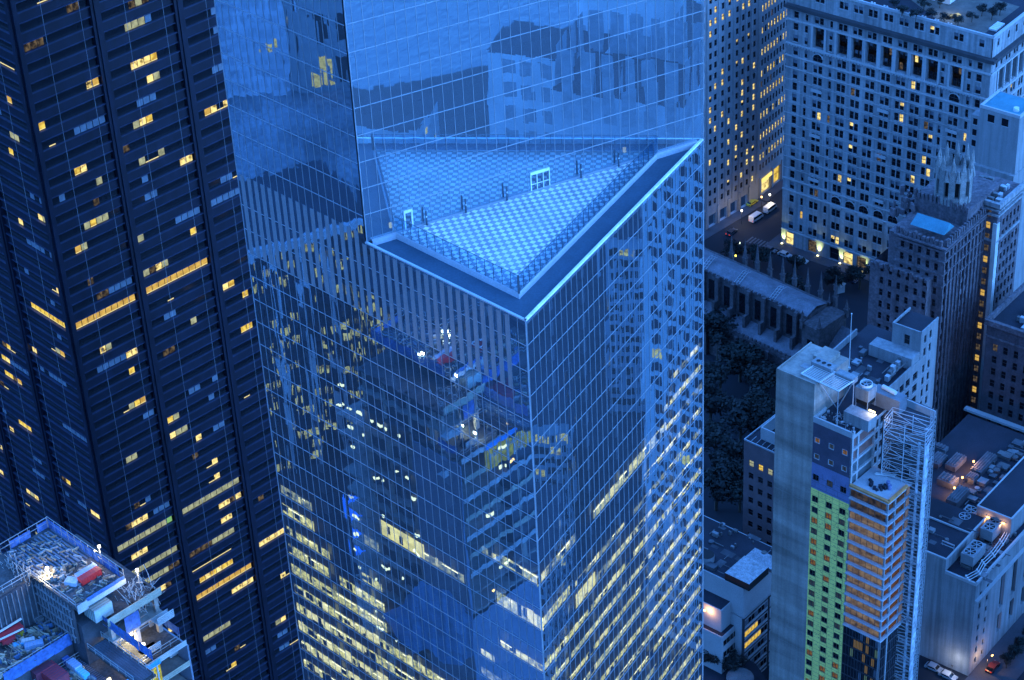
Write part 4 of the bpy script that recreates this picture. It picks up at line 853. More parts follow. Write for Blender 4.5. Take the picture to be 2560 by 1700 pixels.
# floodlights washing the stone block
for k, u in enumerate((2.6, 14.6, 23.0, 31.5, 38.6, 44.0, 49.6)):
    p = FHt.P(u if k else .9, 1.0, .2); b = MB(); b.box((p.x, p.y, .14), (.35, .35, .3), 0, -40); b.cyl((p.x, p.y, .44), .22, .14, 8); t = thing('floodlight', (p.x, p.y, .14), 'lit floodlight washing the stone block wall, %s from the street corner' % ('first', 'second', 'third', 'fourth', 'fifth', 'sixth', 'seventh')[k], 'floodlight', 'floodlights along the stone block')
    b.build('housing', m_frame, t); c = MB(); c.cyl((p.x, p.y, .585), .34, .1, 10); c.build('lens', EM('wall_floodlight', (1.0, .92, .45), 7), t)
    l = bpy.data.lights.new('floodlight_beam', 'SPOT'); l.energy = 5200*EK; l.color = (.85, 1.0, .34); l.spot_size = R_(52); l.spot_blend = .9; l.shadow_soft_size = .1; lo = bpy.data.objects.new('floodlight_beam', l); COL.objects.link(lo); lo.location = (p.x, p.y, .75); lo.rotation_euler = (Vector((-FHt.n.x*.35, -FHt.n.y*.35, 1))).to_track_quat('-Z', 'Y').to_euler()
# ------------------------------------------------------------------ 5. concrete slab tower under construction
CX0 = Vector((64.44, 390.67)); FN_ = Fr(CX0, -43.0); FNs = Fr(FN_.P(20.0, 0, 0), 47.0); FNu = Fr(FN_.P(10.1, 0, 0), 47.0)
ct = thing('concrete_slab_tower', FN_.P(5, 0, 0), 'slender unfinished tower with bare concrete wall, yellow sheathed strip and open orange floors', 'tower')
ZR = 99.9
def sK(x, y): return 1740+x/3.8244, 1000+y/3.8244
zbl = FN_.hit(*sK(1110, 590))[1]; zye = FN_.hit(*sK(1105, 835))[1]
b = MB(); b.fbox(FN_, -10.05, .02, -13, 0, 0, 108.2); 
b.build('concrete_wall', m_conc, ct)
b = MB()
for z in range(4, 108, 4): b.fbox(FN_, -10.0, 0, 0, .012, z, z+.05)
for u in (-7.5, -5, -2.5):
    b.fbox(FN_, u, u+.04, 0, .01, 0, 108)
b.build('formwork_joint', M('joint_line', (.25, .25, .24), .9), ct)  # narrow strips slightly darker than the wall
m_navy = M('navy_membrane', (.075, .07, .10), .7, var=.2); m_bluem = M('blue_membrane', (.17, .19, .32), .55, var=.12, vs=.5); m_yel = M('yellow_sheathing', (.95, .80, .20), .7, var=.1, vs=.3, fine=.12)
pitch = (FN_.hit(*sK(1140, 950))[1]-FN_.hit(*sK(1098, 1570-0))[1])/6.0
pitch = 3.03; zc0 = FN_.hit(*sK(1140, 950))[1]
wc = [(0.35, 1.95), (4.05, 5.65), (7.6, 9.2)]
rowsz = [zc0+pitch*i for i in range(-32, 7) if zc0+pitch*i > 2]
def zrows(lo, hi): return [(z-.85, z+.85) for z in rowsz if z-.85 > lo+.05 and z+.85 < hi-.05]
b = MB()
wall_grid(b, FN_, 0.03, 10.1, 0, zye, wc, zrows(0, zye), .25, 0); wall_grid(b, FN_, 0.03, 10.1, zye, zbl, wc, zrows(zye, zbl), .25, 1)
upc = [(.5, 1.9), (4.2, 5.6), (7.7, 9.1)]; uz = [zbl+1.2, zbl+5.6, zbl+9.5, zbl+13.3]
wall_grid(b, FN_, 0.03, 10.1, zbl, ZR, upc, [(z, z+1.5) for z in uz if z+1.6 < ZR-1.2], .25, 2)
b.build('sheathing', [m_yel, m_bluem, m_navy], ct)
j = MB()
for i in range(int(zye/1.2)):
    z = zye-i*1.2-.6; j.fbox(FN_, .05, 10.05, 0, .008, z, z+.05)
for u in (2.0, 3.95, 5.7, 7.5, 9.3): j.fbox(FN_, u, u+.06, 0, .007, 0, zye)
for i in range(3):
    z = zye+.5+i*1.5; j.fbox(FN_, .05, 10.05, 0, .008, z, z+.06)
    for u in range(1+i, 10, 3): j.fbox(FN_, u, u+.06, 0, .007, z, z+1.5)
r = random.Random(4)
for i in range(420): 
    u, z = r.uniform(.2, 9.8), r.uniform(18, zye-.4); j.fbox(FN_, u, u+r.uniform(.15, .5), 0, .009, z, z+.09)
j.build('sheathing_joint', m_frame, ct)
m_plyo = M('orange_board', (.50, .22, .08), .8, var=.25, vs=.6)
wins = []
for z in rowsz:
    for a, c in wc:
        if z+.85 < zye or (z-.85 > zye and z+.85 < zbl): wins.append((('n', r.choice((0, 0, 1, 1, 2, 3)) if z > zye-45 else r.choice((0, 0, 0, 2, 3))), FN_.P((a+c)/2, 0, z-.85), 3))
for z in uz:
    if z+1.6 < ZR-1.2:
        for a, c in upc: wins.append((('u', 1 if r.random() < .7 else 2), FN_.P((a+c)/2, 0, z), 4))
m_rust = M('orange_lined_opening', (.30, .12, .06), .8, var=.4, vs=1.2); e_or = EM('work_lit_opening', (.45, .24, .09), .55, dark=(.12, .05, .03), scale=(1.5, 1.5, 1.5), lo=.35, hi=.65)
def cwin(mb, key):
    F = Fr((0, 0), FN_.a); w, h = (1.6, 1.7) if key[0] == 'n' else (1.4, 1.5); mb.fquad(F, -w/2, w/2, -.2, 0, h, key[1]); e = 4 if key[0] == 'n' else 5
    for s in ((-w/2, -w/2+.1), (w/2-.1, w/2)): mb.fbox(F, s[0], s[1], -.2, .03 if e == 5 else -.05, 0, h, e)
    mb.fbox(F, -w/2, w/2, -.2, .03 if e == 5 else -.05, 0, .1, e); mb.fbox(F, -w/2, w/2, -.2, .03 if e == 5 else -.05, h-.1, h, e); mb.fbox(F, -.05, .05, -.2, -.1, 0, h, 4)
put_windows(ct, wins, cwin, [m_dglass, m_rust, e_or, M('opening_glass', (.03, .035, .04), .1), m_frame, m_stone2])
# roof slab and parapet of the top block (L-shaped)
UD = 17.0
b = MB(); b.fbox(FN_, 0.03, 10.1, -UD, -.26, ZR-1.4, ZR-.9); b.build('roof_slab', m_roofd, ct)
b = MB(); b.fbox(FN_, 0, 10.2, -.35, .08, ZR-1.3, ZR+.15); b.fbox(FN_, 0, .4, -4.5, -.35, ZR-1.3, ZR+.15); b.fbox(FNu, 0, 1.0, -.3, .1, ZR-1.3, ZR+.15); b.fbox(FNu, 1, UD, -.3, .1, ZR-1.6, ZR-.9)
b.fbox(FN_, 6, 20, -UD-.3, -UD, ZR-1.3, ZR+.5); b.build('parapet', M('grey_parapet', (.36, .36, .36), .8, var=.12), ct)
# side of the top block: concrete frame with red panels
m_redp = M('red_oxide_panel', (.22, .10, .08), .8, var=.2)
zt0 = FN_.hit(2219, 1256)[1]
b = MB(); g = MB(); nfl = int((ZR-zt0)/3.4)
for i in range(6):
    z = ZR-1.6-3.4*i
    if z < zt0+1: break
    b.fbox(FNu, 0, 9.0, -.3, .12, z-.1, z+.5); g.fbox(FNu, .6, 8.8, -.5, -.3, z-2.9, z-.1, 0 if i < 2 else 1)
for u in (0, 2.2, 8.6): b.fbox(FNu, u, u+.55, -.3, .1, zt0, ZR-1.4)
b.build('concrete_frame', M('pale_concrete_frame', (.36, .36, .36), .8, var=.1), ct); g.build('infill_panel', [m_redp, M('stair_glazing', (.10, .12, .13), .4)], ct)
b = MB(); b.fbox(FN_, 10.1, 17.5, -20, -12, 0, ZR-1.5); b.build('rear_block', M('dark_unlit_block', (.06, .06, .07), .9, var=.2), ct)
# open floors with orange back wall, work light painted in as glow
e_ob = EM('orange_board_glow', (.42, .32, .25), .5, dark=(.09, .07, .08), mid=(.26, .19, .16), scale=(.5, .5, .9), lo=.32, hi=.64); e_ob2 = EM('side_board_glow', (.28, .16, .12), .42, dark=(.10, .03, .02), scale=(.7, .7, .7), lo=.3, hi=.65)
zo = zt0; nO = 13; b = MB(); bk = MB(); po = MB(); sh = MB()
zg = zo-nO*pitch
for i in range(nO+1):
    z = zo-i*pitch; b.fbox(FN_, 10.15, 20.35, -9, .5, z-.26, z); b.fbox(FNs, .0, 7.4, -1, .4, z-.275, z-.005)
    if i < nO: 
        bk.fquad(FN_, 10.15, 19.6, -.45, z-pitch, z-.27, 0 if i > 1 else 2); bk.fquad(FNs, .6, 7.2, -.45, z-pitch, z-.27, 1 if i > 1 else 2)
        for u in (11.6, 13.2, 14.8, 16.4, 18): po.fbox(FN_, u, u+.07, -.44, -.36, z-pitch, z-.3)
        po.fbox(FN_, 10.2, 20.2, .34, .40, z-pitch+1.0, z-pitch+1.06); po.fbox(FNs, .2, 7.2, .3, .36, z-pitch+1.0, z-pitch+1.06)
b.build('floor_slab', M('slab_edge', (.40, .41, .43), .75, var=.1), ct); bk.build('glowing_board_wall', [e_ob, e_ob2, EM('dim_open_floor', (.16, .13, .13), .45, dark=(.02, .025, .045), scale=(.6, .6, .8), lo=.4, hi=.65)], ct); po.build('guard_rail', m_frame, ct)
b = MB(); b.fbox(FN_, 19.6, 20.0, -.3, .1, 0, zt0); b.fbox(FNs, 2.6, 3.1, -.3, .1, 0, zt0); b.build('column', m_pale, ct)
b = MB(); b.fbox(FN_, 10.15, 20.3, -.3, .42, zo, zo+.5, 0); b.fbox(FNs, 0, 7.2, -.3, .38, zo, zo+.5, 0); b.build('terrace_upstand', m_plyo, ct)
for nm, uu, vv, dims, mt in (('blue_barrel', 17.2, -4, None, None),):
    for k in range(2): q = FN_.P(16.6+k*1.0, -5+k*.9, zo); o = MB(); o.cyl(q, .45, 1.2, 10); tag(o.build('site_barrel', m_bluem, None, q), ('blue site barrel on the open terrace, left of the pair', 'blue site barrel on the open terrace, right of the pair')[k], 'barrel', 'blue barrels on the terrace')
q = FN_.P(14.5, -6.5, zo); o = MB(); o.tube(FN_.P(12.2, -6.4, zo+.3), FN_.P(16.2, -8.4, zo+.3), .16, 6); o.tube(FN_.P(12.2, -6.9, zo+.3), FN_.P(16.2, -8.9, zo+.3), .16, 6); tag(o.build('white_pipe_bundle', m_white, None, q), 'two long white pipes lying on the open terrace floor', 'pipes')
o = MB()
for k in range(9): o.box(FN_.P(12+r.random()*5, -1.5-r.random()*3, zo), (.9*r.random()+.3, .7, .3+r.random()*.5), 0, r.random()*90)
tag(o.build('rubble_heap', m_roofd, None, FN_.P(14, -3, zo)), 'dark heap of offcuts on the open terrace floor', 'rubble')
# glazed lower floors
m_cg = M('dark_curtain_glass', (.012, .016, .022), .08, spec=.6); b = MB(); b.fquad(FN_, 10.15, 20.0, -.05, 0, zg-.3); b.fquad(FNs, 0, 7.2, -.05, 0, zg-.3); b.build('glass_front', m_cg, ct)
b = MB(); u = 10.2
while u < 20.1: b.fbox(FN_, u-.04, u+.04, -.05, .06, 0, zg-.3); u += .82
u = .4
while u < 7.3: b.fbox(FNs, u-.04, u+.04, -.05, .06, 0, zg-.3); u += .82
z = zg-pitch
while z > 0: b.fbox(FN_, 10.15, 20, -.05, .08, z-.12, z+.12); b.fbox(FNs, 0, 7.2, -.05, .08, z-.12, z+.12); z -= pitch
b.build('mullion_grid', m_frame, ct)
wins = []
for i in range(9):
    for k in range(9):
        if r.random() < .42: wins.append((('g', r.choice((1, 2, 2, 3))), FN_.P(12.6+.82*k, .0, zg-pitch*(i+1)+.3), 2))
def gwin(mb, key): mb.fquad(Fr((0, 0), FN_.a), -.36, .36, -.03, 0, 2.3, key[1])
put_windows(ct, wins, gwin, [m_dglass, EM('blue_green_room', (.10, .22, .20), .5), EM('dim_amber_room', (.28, .20, .10), .45), m_blind])
# ---- roof equipment
def rp(px, py, z=ZR-.9): return at(px, py, z)
zP = 108.6
fr_ = [at(2003, 934, zP), at(2136, 951, zP)]
FPl = Fr(FN_.P(-2.4, -1.0, 0), -43); pf = thing('steel_platform', FPl.P(4, -3, 108), 'pale steel roof platform of parallel slats raised on splayed legs', 'platform')
qa = [at(2003, 934, zP), at(2096, 978, zP), at(2135, 951, zP), at(2040, 910, zP)]
b = MB(); W2 = Vector((0, 0, 0))
for a, c in ((0, 1), (1, 2), (2, 3), (3, 0)): b.tube(qa[a], qa[c], .16, 4)
b.tube((qa[0]+qa[1])/2, (qa[3]+qa[2])/2, .14, 4)
for i in range(1, 10): t = i/10; b.tube(qa[0].lerp(qa[3], t), qa[1].lerp(qa[2], t), .08, 4)
b.build('slat_deck', m_white, pf)
b = MB(); f0 = at(2093, 1022, ZR-.9); f1 = at(2056, 960, ZR+3)
def leg(a_, c_, r_, root): b = MB(); b.tube(a_, c_, r_, 4); b.build('leg', m_zinc, root)
for s in (qa[0].lerp(qa[1], .5), qa[1], qa[2]): leg(s, f0, .13, pf)
for s in (qa[0], qa[3]): leg(s, (s.x, s.y, 108.2), .15, pf)
for s in (qa[1], qa[2]): leg(s, (s.x, s.y, ZR-.9), .13, pf)
# cooling tower
q = at(2166, 958, ZR+5.2); k = thing('cooling_tower', (q.x, q.y, ZR-.9), 'square pale cooling tower with a round fan on the slab tower roof', 'cooling tower')
b = MB(); b.box((q.x, q.y, ZR+1.6), (3.4, 3.4, 3.0), 0, -43); b.build('casing', m_pale, k); b = MB(); b.box((q.x, q.y, ZR+.4), (3.1, 3.1, 1.2), 0, -43); b.build('louvre', m_black, k)
for dx in (-1.5, 1.5):
    for dy in (-1.5, 1.5): v = FN_.u*dx+FN_.n*dy; leg((q.x+v.x, q.y+v.y, ZR-.9), (q.x+v.x, q.y+v.y, ZR+1.7), .12, k)
b = MB(); n = 18
for i in range(n):
    a, c = 2*math.pi*i/n, 2*math.pi*(i+1)/n; P = lambda rr_, t, z: Vector((q.x+rr_*math.cos(t), q.y+rr_*math.sin(t), z)); z0, z1 = ZR+4.6, ZR+5.3
    b.poly([P(1.4, a, z0), P(1.4, c, z0), P(1.4, c, z1), P(1.4, a, z1)]); b.poly([P(1.25, c, z0), P(1.25, a, z0), P(1.25, a, z1), P(1.25, c, z1)]); b.poly([P(1.4, a, z1), P(1.4, c, z1), P(1.25, c, z1), P(1.25, a, z1)])
b.build('fan_ring', m_white, k); b = MB(); b.cyl((q.x, q.y, ZR+4.65), 1.2, .05, 16, 1)
for i in range(5): a = i*1.257; b.tube((q.x, q.y, ZR+4.95), (q.x+1.15*math.cos(a), q.y+1.15*math.sin(a), ZR+4.95), .13, 4)
b.build('fan', [m_zinc, m_black], k)
# white bulkhead with work lamp
q = at(2150, 1045, ZR+.6); b = MB(); b.box((q.x, q.y, ZR-.9), (6.4, 3.2, 2.9), 0, -43); tag(b.build('roof_bulkhead', m_pale, None, (q.x, q.y, ZR-.9)), 'low white bulkhead box on the slab tower roof', 'bulkhead')
p = at(2180, 1028, ZR+2.4); b = MB(); b.box(p-Vector((0, 0, .1)), (1.5, .25, .25), 0, -43); tag(b.build('work_lamp', EM('roof_work_lamp', (1.0, .85, .45), 6), None, p), 'bright yellow work lamp on top of the roof bulkhead', 'lamp')
l = bpy.data.lights.new('work_lamp_light', 'POINT'); l.energy = 700*EK; l.color = (1, .85, .5); lo = bpy.data.objects.new('work_lamp_light', l); COL.objects.link(lo); lo.location = p+Vector((.6, -.6, .5))
q = at(2222, 992, ZR+1.6); b = MB(); b.box((q.x, q.y, ZR-.9), (7.4, 3.0, 3.6), 0, -43); tag(b.build('plant_housing', M('dark_blue_grey_plant', (.16, .17, .19), .6), None, (q.x, q.y, ZR-.9)), 'long dark grey plant housing at the back of the slab tower roof', 'plant housing')
a, c = at(2207, 966, ZR+3.1), at(2240, 983, ZR+3.1); b = MB(); b.tube(a, c, .5, 10); tag(b.build('exhaust_pipe', m_white, None, (a+c)/2), 'fat white pipe lying on the dark plant housing', 'pipe')
for (px, py, zz, d, lab) in ((2060, 908, 109.5, (5.2, 2.2, 1.4), 'white roof unit with three small fans behind the steel platform'), (2116, 936, 109.0, (4.6, 2.0, 1.3), 'white roof unit right of the steel platform'), (2014, 915, 108.2, (2.0, 2.0, .5), 'small square hatch on the bare concrete wall top')):
    p = at(px, py, zz); b = MB(); b.box(p-Vector((0, 0, d[2])), d, 0, -43)
    if 'three' in lab:
        for i in (-1, 0, 1): v = FN_.u*i*1.4; b.cyl(p+v, .5, .12, 10, 0, mt=1)
    else:
        v = FN_.u; b.fbox(Fr((p.x, p.y), -43), -d[0]/2+.1, d[0]/2-.1, -d[1]/2+.1, d[1]/2-.1, p.z, p.z+.06, 0)
    tag(b.build('roof_unit', [m_pale, m_black], None, p-Vector((0, 0, d[2]))), lab, 'roof unit')
b = MB(); b.fbox(FN_, -6.0, -2.0, -12.6, -8, 108.2, 109.3); b.fbox(FN_, -10, 0, -.3, -.02, 108.2, 108.5); b.fbox(FN_, -10.05, -9.75, -13, -.3, 108.2, 108.5); b.build('roof_kerb', m_conc, ct)
b = MB()
for i in range(34):
    px, py = r.uniform(2060, 2140), 0; u, n = r.uniform(.8, 9.6), -r.uniform(.8, 5.0); s = r.uniform(.2, .9); b.box(FN_.P(u, n, ZR-.9), (s, s*.6, r.uniform(.1, .6)), r.randrange(2), r.random()*90)
for i in range(10): u, n = r.uniform(.8, 8), -r.uniform(1, 4.6); b.tube(FN_.P(u, n, ZR-.6), FN_.P(u+r.uniform(-2, 2), n-r.uniform(0, 2), ZR-.5), .05)
tag(b.build('roof_debris', [m_zinc, m_roofg]), 'clutter of tools, planks and pipes on the slab tower roof', 'site clutter', kind='stuff')
# ---- hoist scaffold tower
m_scaf = M('pale_scaffold_steel', (.50, .52, .54), .5, .2, var=.15)
hs = thing('hoist_scaffold', FNs.P(8, 3, 0), 'tall pale lattice scaffold hoist tower climbing the side of the slab tower', 'scaffold')
zH = 101.0; FH_ = Fr(at(2211, 1049, zH), -34.0); HW, HD = 9.6, 4.4
ps = [FH_.P(0, 0, 0), FH_.P(HW, 0, 0), FH_.P(HW, -HD, 0), FH_.P(0, -HD, 0)]
m_lnd = M('site_plywood', (.07, .07, .07), .8, var=.2); st = MB(); br = MB()
for p in ps+[FH_.P(HW*.5, 0, 0), FH_.P(HW*.5, -HD, 0)]: st.tube((p.x, p.y, 0), (p.x, p.y, zH), .11, 4)
z = .5; i = 0
while z < zH:
    for a in range(4):
        A_, B_ = ps[a], ps[(a+1) % 4]; br.tube((A_.x, A_.y, z), (B_.x, B_.y, z), .085); br.tube((A_.x, A_.y, z+1), (B_.x, B_.y, z+1), .05)
        if z+2.0 < zH:
            h = 2.0
            for s in (0, .5):
                C0, C1 = A_.lerp(B_, s), A_.lerp(B_, s+.5)
                (br.tube((C0.x, C0.y, z), (C1.x, C1.y, z+h), .07) if (i+a) % 2 else br.tube((C1.x, C1.y, z), (C0.x, C0.y, z+h), .07))
    if i % 3 == 0: pl = MB(); pl.fbox(FH_, .2, HW-.2, -HD+.2, -.2, z, z+.06); pl.build('landing', m_lnd, hs)
    z += 2.0; i += 1
st.build('upright', m_scaf, hs); br.build('bracing', m_scaf, hs)
nt_ = MB(); nt_.fbox(FH_, HW-1.5, HW-.9, .12, .14, 0, zH-3); nt_.fbox(FH_, HW+.1, HW+.13, -HD*.5, .1, 0, zH-4); nt_.build('screen', M('pale_scaffold_sheet', (.42, .45, .48), .7, var=.35, vs=.5, fine=.4, fs=1.5), hs)
m_gate = M('red_gate_panel', (.45, .12, .05), .7, var=.2)
for i in range(13): z = zo-i*pitch+.2; b = MB(); b.fbox(FNs, 6.4, 7.7, .35, .5, z-2.1, z-.2); b.build('gate_panel', m_gate, hs)
# mast
FM_ = Fr(at(2335, 1025, 104), -43); ma = thing('hoist_mast', FM_.P(0, 0, 0), 'thin pale lattice mast standing free beside the hoist scaffold', 'mast'); b = MB(); zM = 104.0
c4 = [FM_.P(x, y, 0) for x, y in ((-.45, -.45), (.45, -.45), (.45, .45), (-.45, .45))]
for p in c4: b.tube((p.x, p.y, 0), (p.x, p.y, zM), .075)
b.build('chord', m_zinc, ma); b = MB(); z = 0; i = 0
while z < zM-1.2:
    for a in range(4): A_, B_ = c4[a], c4[(a+1) % 4]; b.tube((A_.x, A_.y, z), (B_.x, B_.y, z+1.2), .045); b.tube((A_.x, A_.y, z), (B_.x, B_.y, z), .04)
    z += 1.2
b.build('lattice', m_zinc, ma); b = MB()
for z in range(8, 100, 9): p = FM_.P(0, 0, z); e = FH_.P(HW, -HD, z); b.tube(p, e, .09); b.tube(FM_.P(-.4, -.4, z+.5), e, .07); b.box(FM_.P(-1.0, .2, z), (1.3, .8, .5), 0, -43)
b.build('wall_tie', m_zinc, ma)
b = MB()
for i in range(90):
    u, z = r.uniform(0, HW), r.uniform(20, zH-2); n = r.uniform(-.4, .12); b.tube(FH_.P(u, n, z), FH_.P(min(HW, max(0, u+r.uniform(-2, 2))), n, z+r.uniform(-1.5, 1.8)), .05)
b.build('ledger_tube', m_scaf, hs)
# ------------------------------------------------------------------ 6. lower buildings on the right
WB0 = Vector((109.44, 413.69)); FB1 = Fr(WB0-Vector((math.cos(R_(-40)), math.sin(R_(-40))))*36, -40); FB2 = Fr(WB0, 50)
pb_ = thing('plant_roof_building', (WB0.x, WB0.y, 0), 'pale building with a blank stained side wall and a roof crowded with cooling units', 'building')
m_blank = M('stained_render', (.27, .275, .28), .85, var=.22, vs=.09, streak=.3, fine=.1)
wb = MB(); ZB = 29.8; wb.fquad(FB1, 0, 36, 0, 0, ZB); wb.fbox(FB1, 0, 27.5, -20, .0, ZB, 33.4)
sc2 = [(3.0, 4.0), (6.0, 7.0)]; wall_grid(wb, FB2, 0, 12, 0, ZB, [(2.6, 3.7), (6.2, 7.3)], [(2+3.6*i, 3.9+3.6*i) for i in range(7)], .35); wall_grid(wb, FB2, 12, 62, 0, ZB, [(14+6.5*i, 16.2+6.5*i) for i in range(7)], [(4, 10), (12, 23)], .9)
wb.build('wall', m_blank, pb_)
def pwin(mb, key): mb.fquad(Fr((0, 0), FB2.a), -key[0]/2, key[0]/2, 0, 0, key[1], 0)
put_windows(pb_, [((1.1, 1.9), FB2.P(u, -.3, 2+3.6*i), 2) for u in (3.15, 6.75) for i in range(7)]+[((2.2, h), FB2.P(15.1+6.5*i, -.8, z), 9) for i in range(7) for z, h in ((4, 6), (12, 11))], pwin, WMs)
rf = MB(); rf.poly([FB1.P(0, -.1, ZB-.5), FB1.P(36, -.1, ZB-.5), FB2.P(62, -.1, ZB-.5), FB1.P(0, -62, ZB-.5)]); rf.poly([FB1.P(0, 0, 33.45), FB1.P(27.5, 0, 33.45), FB1.P(27.5, -20, 33.45), FB1.P(0, -20, 33.45)]); rf.build('roof', m_roofd, pb_)
pa = MB(); pa.fbox(FB1, 27.5, 36.1, -.4, .1, ZB-.5, ZB+.35); pa.fbox(FB2, 0, 62, -.4, .1, ZB-.5, ZB+.35); pa.fbox(FB2, -.0, 62, 0, .75, 24.2, 24.7); pa.fbox(FB1, 0, 27.6, -.35, .1, 33.4, 33.8); pa.fbox(FB1, 27.3, 27.65, -20, -.35, 33.4, 33.8); pa.fbox(FB1, 0, 27.4, -12.4, -12.1, 33.4, 33.9); pa.build('parapet', m_stone2, pb_)
l = bpy.data.lights.new('wall_light', 'POINT'); l.energy = 900*EK; l.color = (.85, .9, 1.0); l.shadow_soft_size = .4; lo = bpy.data.objects.new('wall_light', l); COL.objects.link(lo); lo.location = FB1.P(33, 3.2, 4.2)
o = MB(); o.tube(FB1.P(33, 3.2, 0), FB1.P(33, 3.2, 4.2), .07); o.box(FB1.P(33, 3.2, 4.2), (.5, .3, .2), 0, -40); tag(o.build('yard_lamp', m_frame, None, FB1.P(33, 3.2, 0)), 'yard lamp on a pole lighting the foot of the stained wall', 'lamp')
l = bpy.data.lights.new('corner_light', 'POINT'); l.energy = 700*EK; l.color = (1, .62, .3); lo = bpy.data.objects.new('corner_light', l); COL.objects.link(lo); lo.location = FB2.P(4.0, 2.6, 4.0)
o = MB(); o.tube(FB2.P(4, 3.0, .1), FB2.P(4, 3.0, 4.2), .08); o.tube(FB2.P(4, 3, 4.2), FB2.P(5.6, 3.4, 4.5), .05); o.box(FB2.P(5.6, 3.4, 4.45), (.6, .3, .15), 1, 50); tag(o.build('street_lamp', [m_frame, e_sod], None, FB2.P(4, 3, .1)), 'curved arm street lamp at the corner of the stained wall building', 'street lamp', 'street lamps')
# cooling units: two fans each
def cunit(c, ang, L, W, H, label):
    t = thing('cooling_unit', c, label, 'cooling unit', 'cooling units on the plant roof'); F = Fr((c.x, c.y), ang); z = c.z
    b = MB(); b.fbox(F, -L/2, L/2, -W/2, W/2, z+.9, z+H); b.fbox(F, -L/2-.05, L/2+.05, -W/2-.05, W/2+.05, z+H-.12, z+H+.04); b.build('casing', M('grey_unit_casing', (.27, .28, .29), .6, .2, var=.1), t)
    b = MB(); b.fbox(F, -L/2+.2, L/2-.2, -W/2+.2, W/2-.2, z+.1, z+.9); b.build('intake', m_black, t)
    for x in (-L/2+.1, L/2-.1):
        for y in (-W/2+.1, W/2-.1): leg(F.P(x, y, z), F.P(x, y, z+.95), .09, t)
    for s in (-L/4, L/4):
        p = F.P(s, 0, z+H+.045); b = MB(); b.cyl(p, W*.4, .06, 20, 1)
        for i in range(6): a = i*math.pi/3+.3; e = p+Vector((math.cos(a), math.sin(a), 0))*W*.38; b.tube(p+Vector((0, 0, .1)), e+Vector((0, 0, .1)), .12, 4)
        n = 20
        for i in range(n):
            a, d = 2*math.pi*i/n, 2*math.pi*(i+1)/n; Q = lambda rr_, t_, zz_: Vector((p.x+rr_*math.cos(t_), p.y+rr_*math.sin(t_), p.z+zz_)); b.poly([Q(W*.4, a, 0), Q(W*.4, d, 0), Q(W*.4, d, .22), Q(W*.4, a, .22)]); b.poly([Q(W*.4, a, .22), Q(W*.4, d, .22), Q(W*.44, d, .22), Q(W*.44, a, .22)]); b.poly([Q(W*.44, d, 0), Q(W*.44, a, 0), Q(W*.44, a, .22), Q(W*.44, d, .22)])
        b.build('fan', [m_zinc, m_black], t)
for px, py, lab in ((2420, 1282, 'twin fan cooling unit left of the amber wall lamps on the plant roof'), (2482, 1308, 'twin fan cooling unit below the amber wall lamps'), (2434, 1370, 'twin fan cooling unit nearest the roof corner beside white pipes')):
    zt = ZB+3.6; p = at(px, py, zt); cunit(Vector((p.x, p.y, ZB-.45)), 50, 6.4, 3.4, 3.9, lab)
o = MB(); pth = [(2415, 1440, .6), (2442, 1425, 1.2), (2455, 1402, 1.0), (2478, 1380, .8), (2500, 1350, 1.0), (2530, 1300, .8), (2560, 1262, .8)]
for k in (0, 1, 2):
    pts = [at(px+k*4, py+k*5, ZB+zz) for px, py, zz in pth]
    for a, c in zip(pts, pts[1:]): o.tube(a, c, .1, 6)
    for p in pts: o.cyl(p-Vector((0, 0, .25)), .24, .5, 8)
tag(o.build('pipe_run', m_white, None, at(2478, 1380, ZB)), 'run of white jointed pipes along the plant roof edge', 'pipes')
clutter(FB1, 28, 35.5, -34, -3, ZB-.48, 46, pb_, 5); clutter(FB2, 3, 60, -8, -2, ZB-.48, 40, pb_, 6); clutter(FB1, 16, 34, -60, -28, ZB-.48, 110, pb_, 7, 1.3); clutter(FB1, 17, 27, -18, -2, 33.47, 8, pb_, 8)
# upper box with amber lamps
UBc = at(2529, 1298, ZB+5.6); FU1 = Fr(UBc-Vector((math.cos(R_(-40)), math.sin(R_(-40)), 0))*9.6, -40); ub = thing('rooftop_hall', UBc-Vector((0, 0, 6.1)), 'long flat roofed hall standing on the plant roof with three amber wall lamps', 'rooftop hall')
b = MB(); b.fbox(FU1, 0, 9.6, -36, 0, ZB-.5, ZB+5.4, 0); b.build('wall', m_pale, ub); b = MB(); b.fbox(FU1, .35, 9.3, -35.7, -.3, ZB+5.4, ZB+5.5); b.build('roof', m_roofd, ub); b = MB(); b.fbox(FU1, 0, 9.6, -.3, .1, ZB+5.4, ZB+5.75); b.fbox(FU1, 0, .3, -36, -.3, ZB+5.4, ZB+5.75); b.fbox(FU1, 9.32, 9.7, -36, -.3, ZB+5.4, ZB+5.75); b.build('parapet', m_stone2, ub)
for u, nm in ((3.4, 'left'), (7.6, 'right')):
    p = FU1.P(u, .3, ZB+3.6); b = MB(); b.box(p-Vector((0, 0, .1)), (.8, .3, .22), 0, -40); tag(b.build('wall_lamp', e_sod, None, p), 'glowing amber wall lamp on the rooftop hall, %s of its front wall' % nm, 'wall lamp', 'amber wall lamps')
    l = bpy.data.lights.new('amber_light', 'POINT'); l.energy = 220*EK; l.color = (1, .5, .18); lo = bpy.data.objects.new('amber_light', l); COL.objects.link(lo); lo.location = FU1.P(u, .9, ZB+3.3)
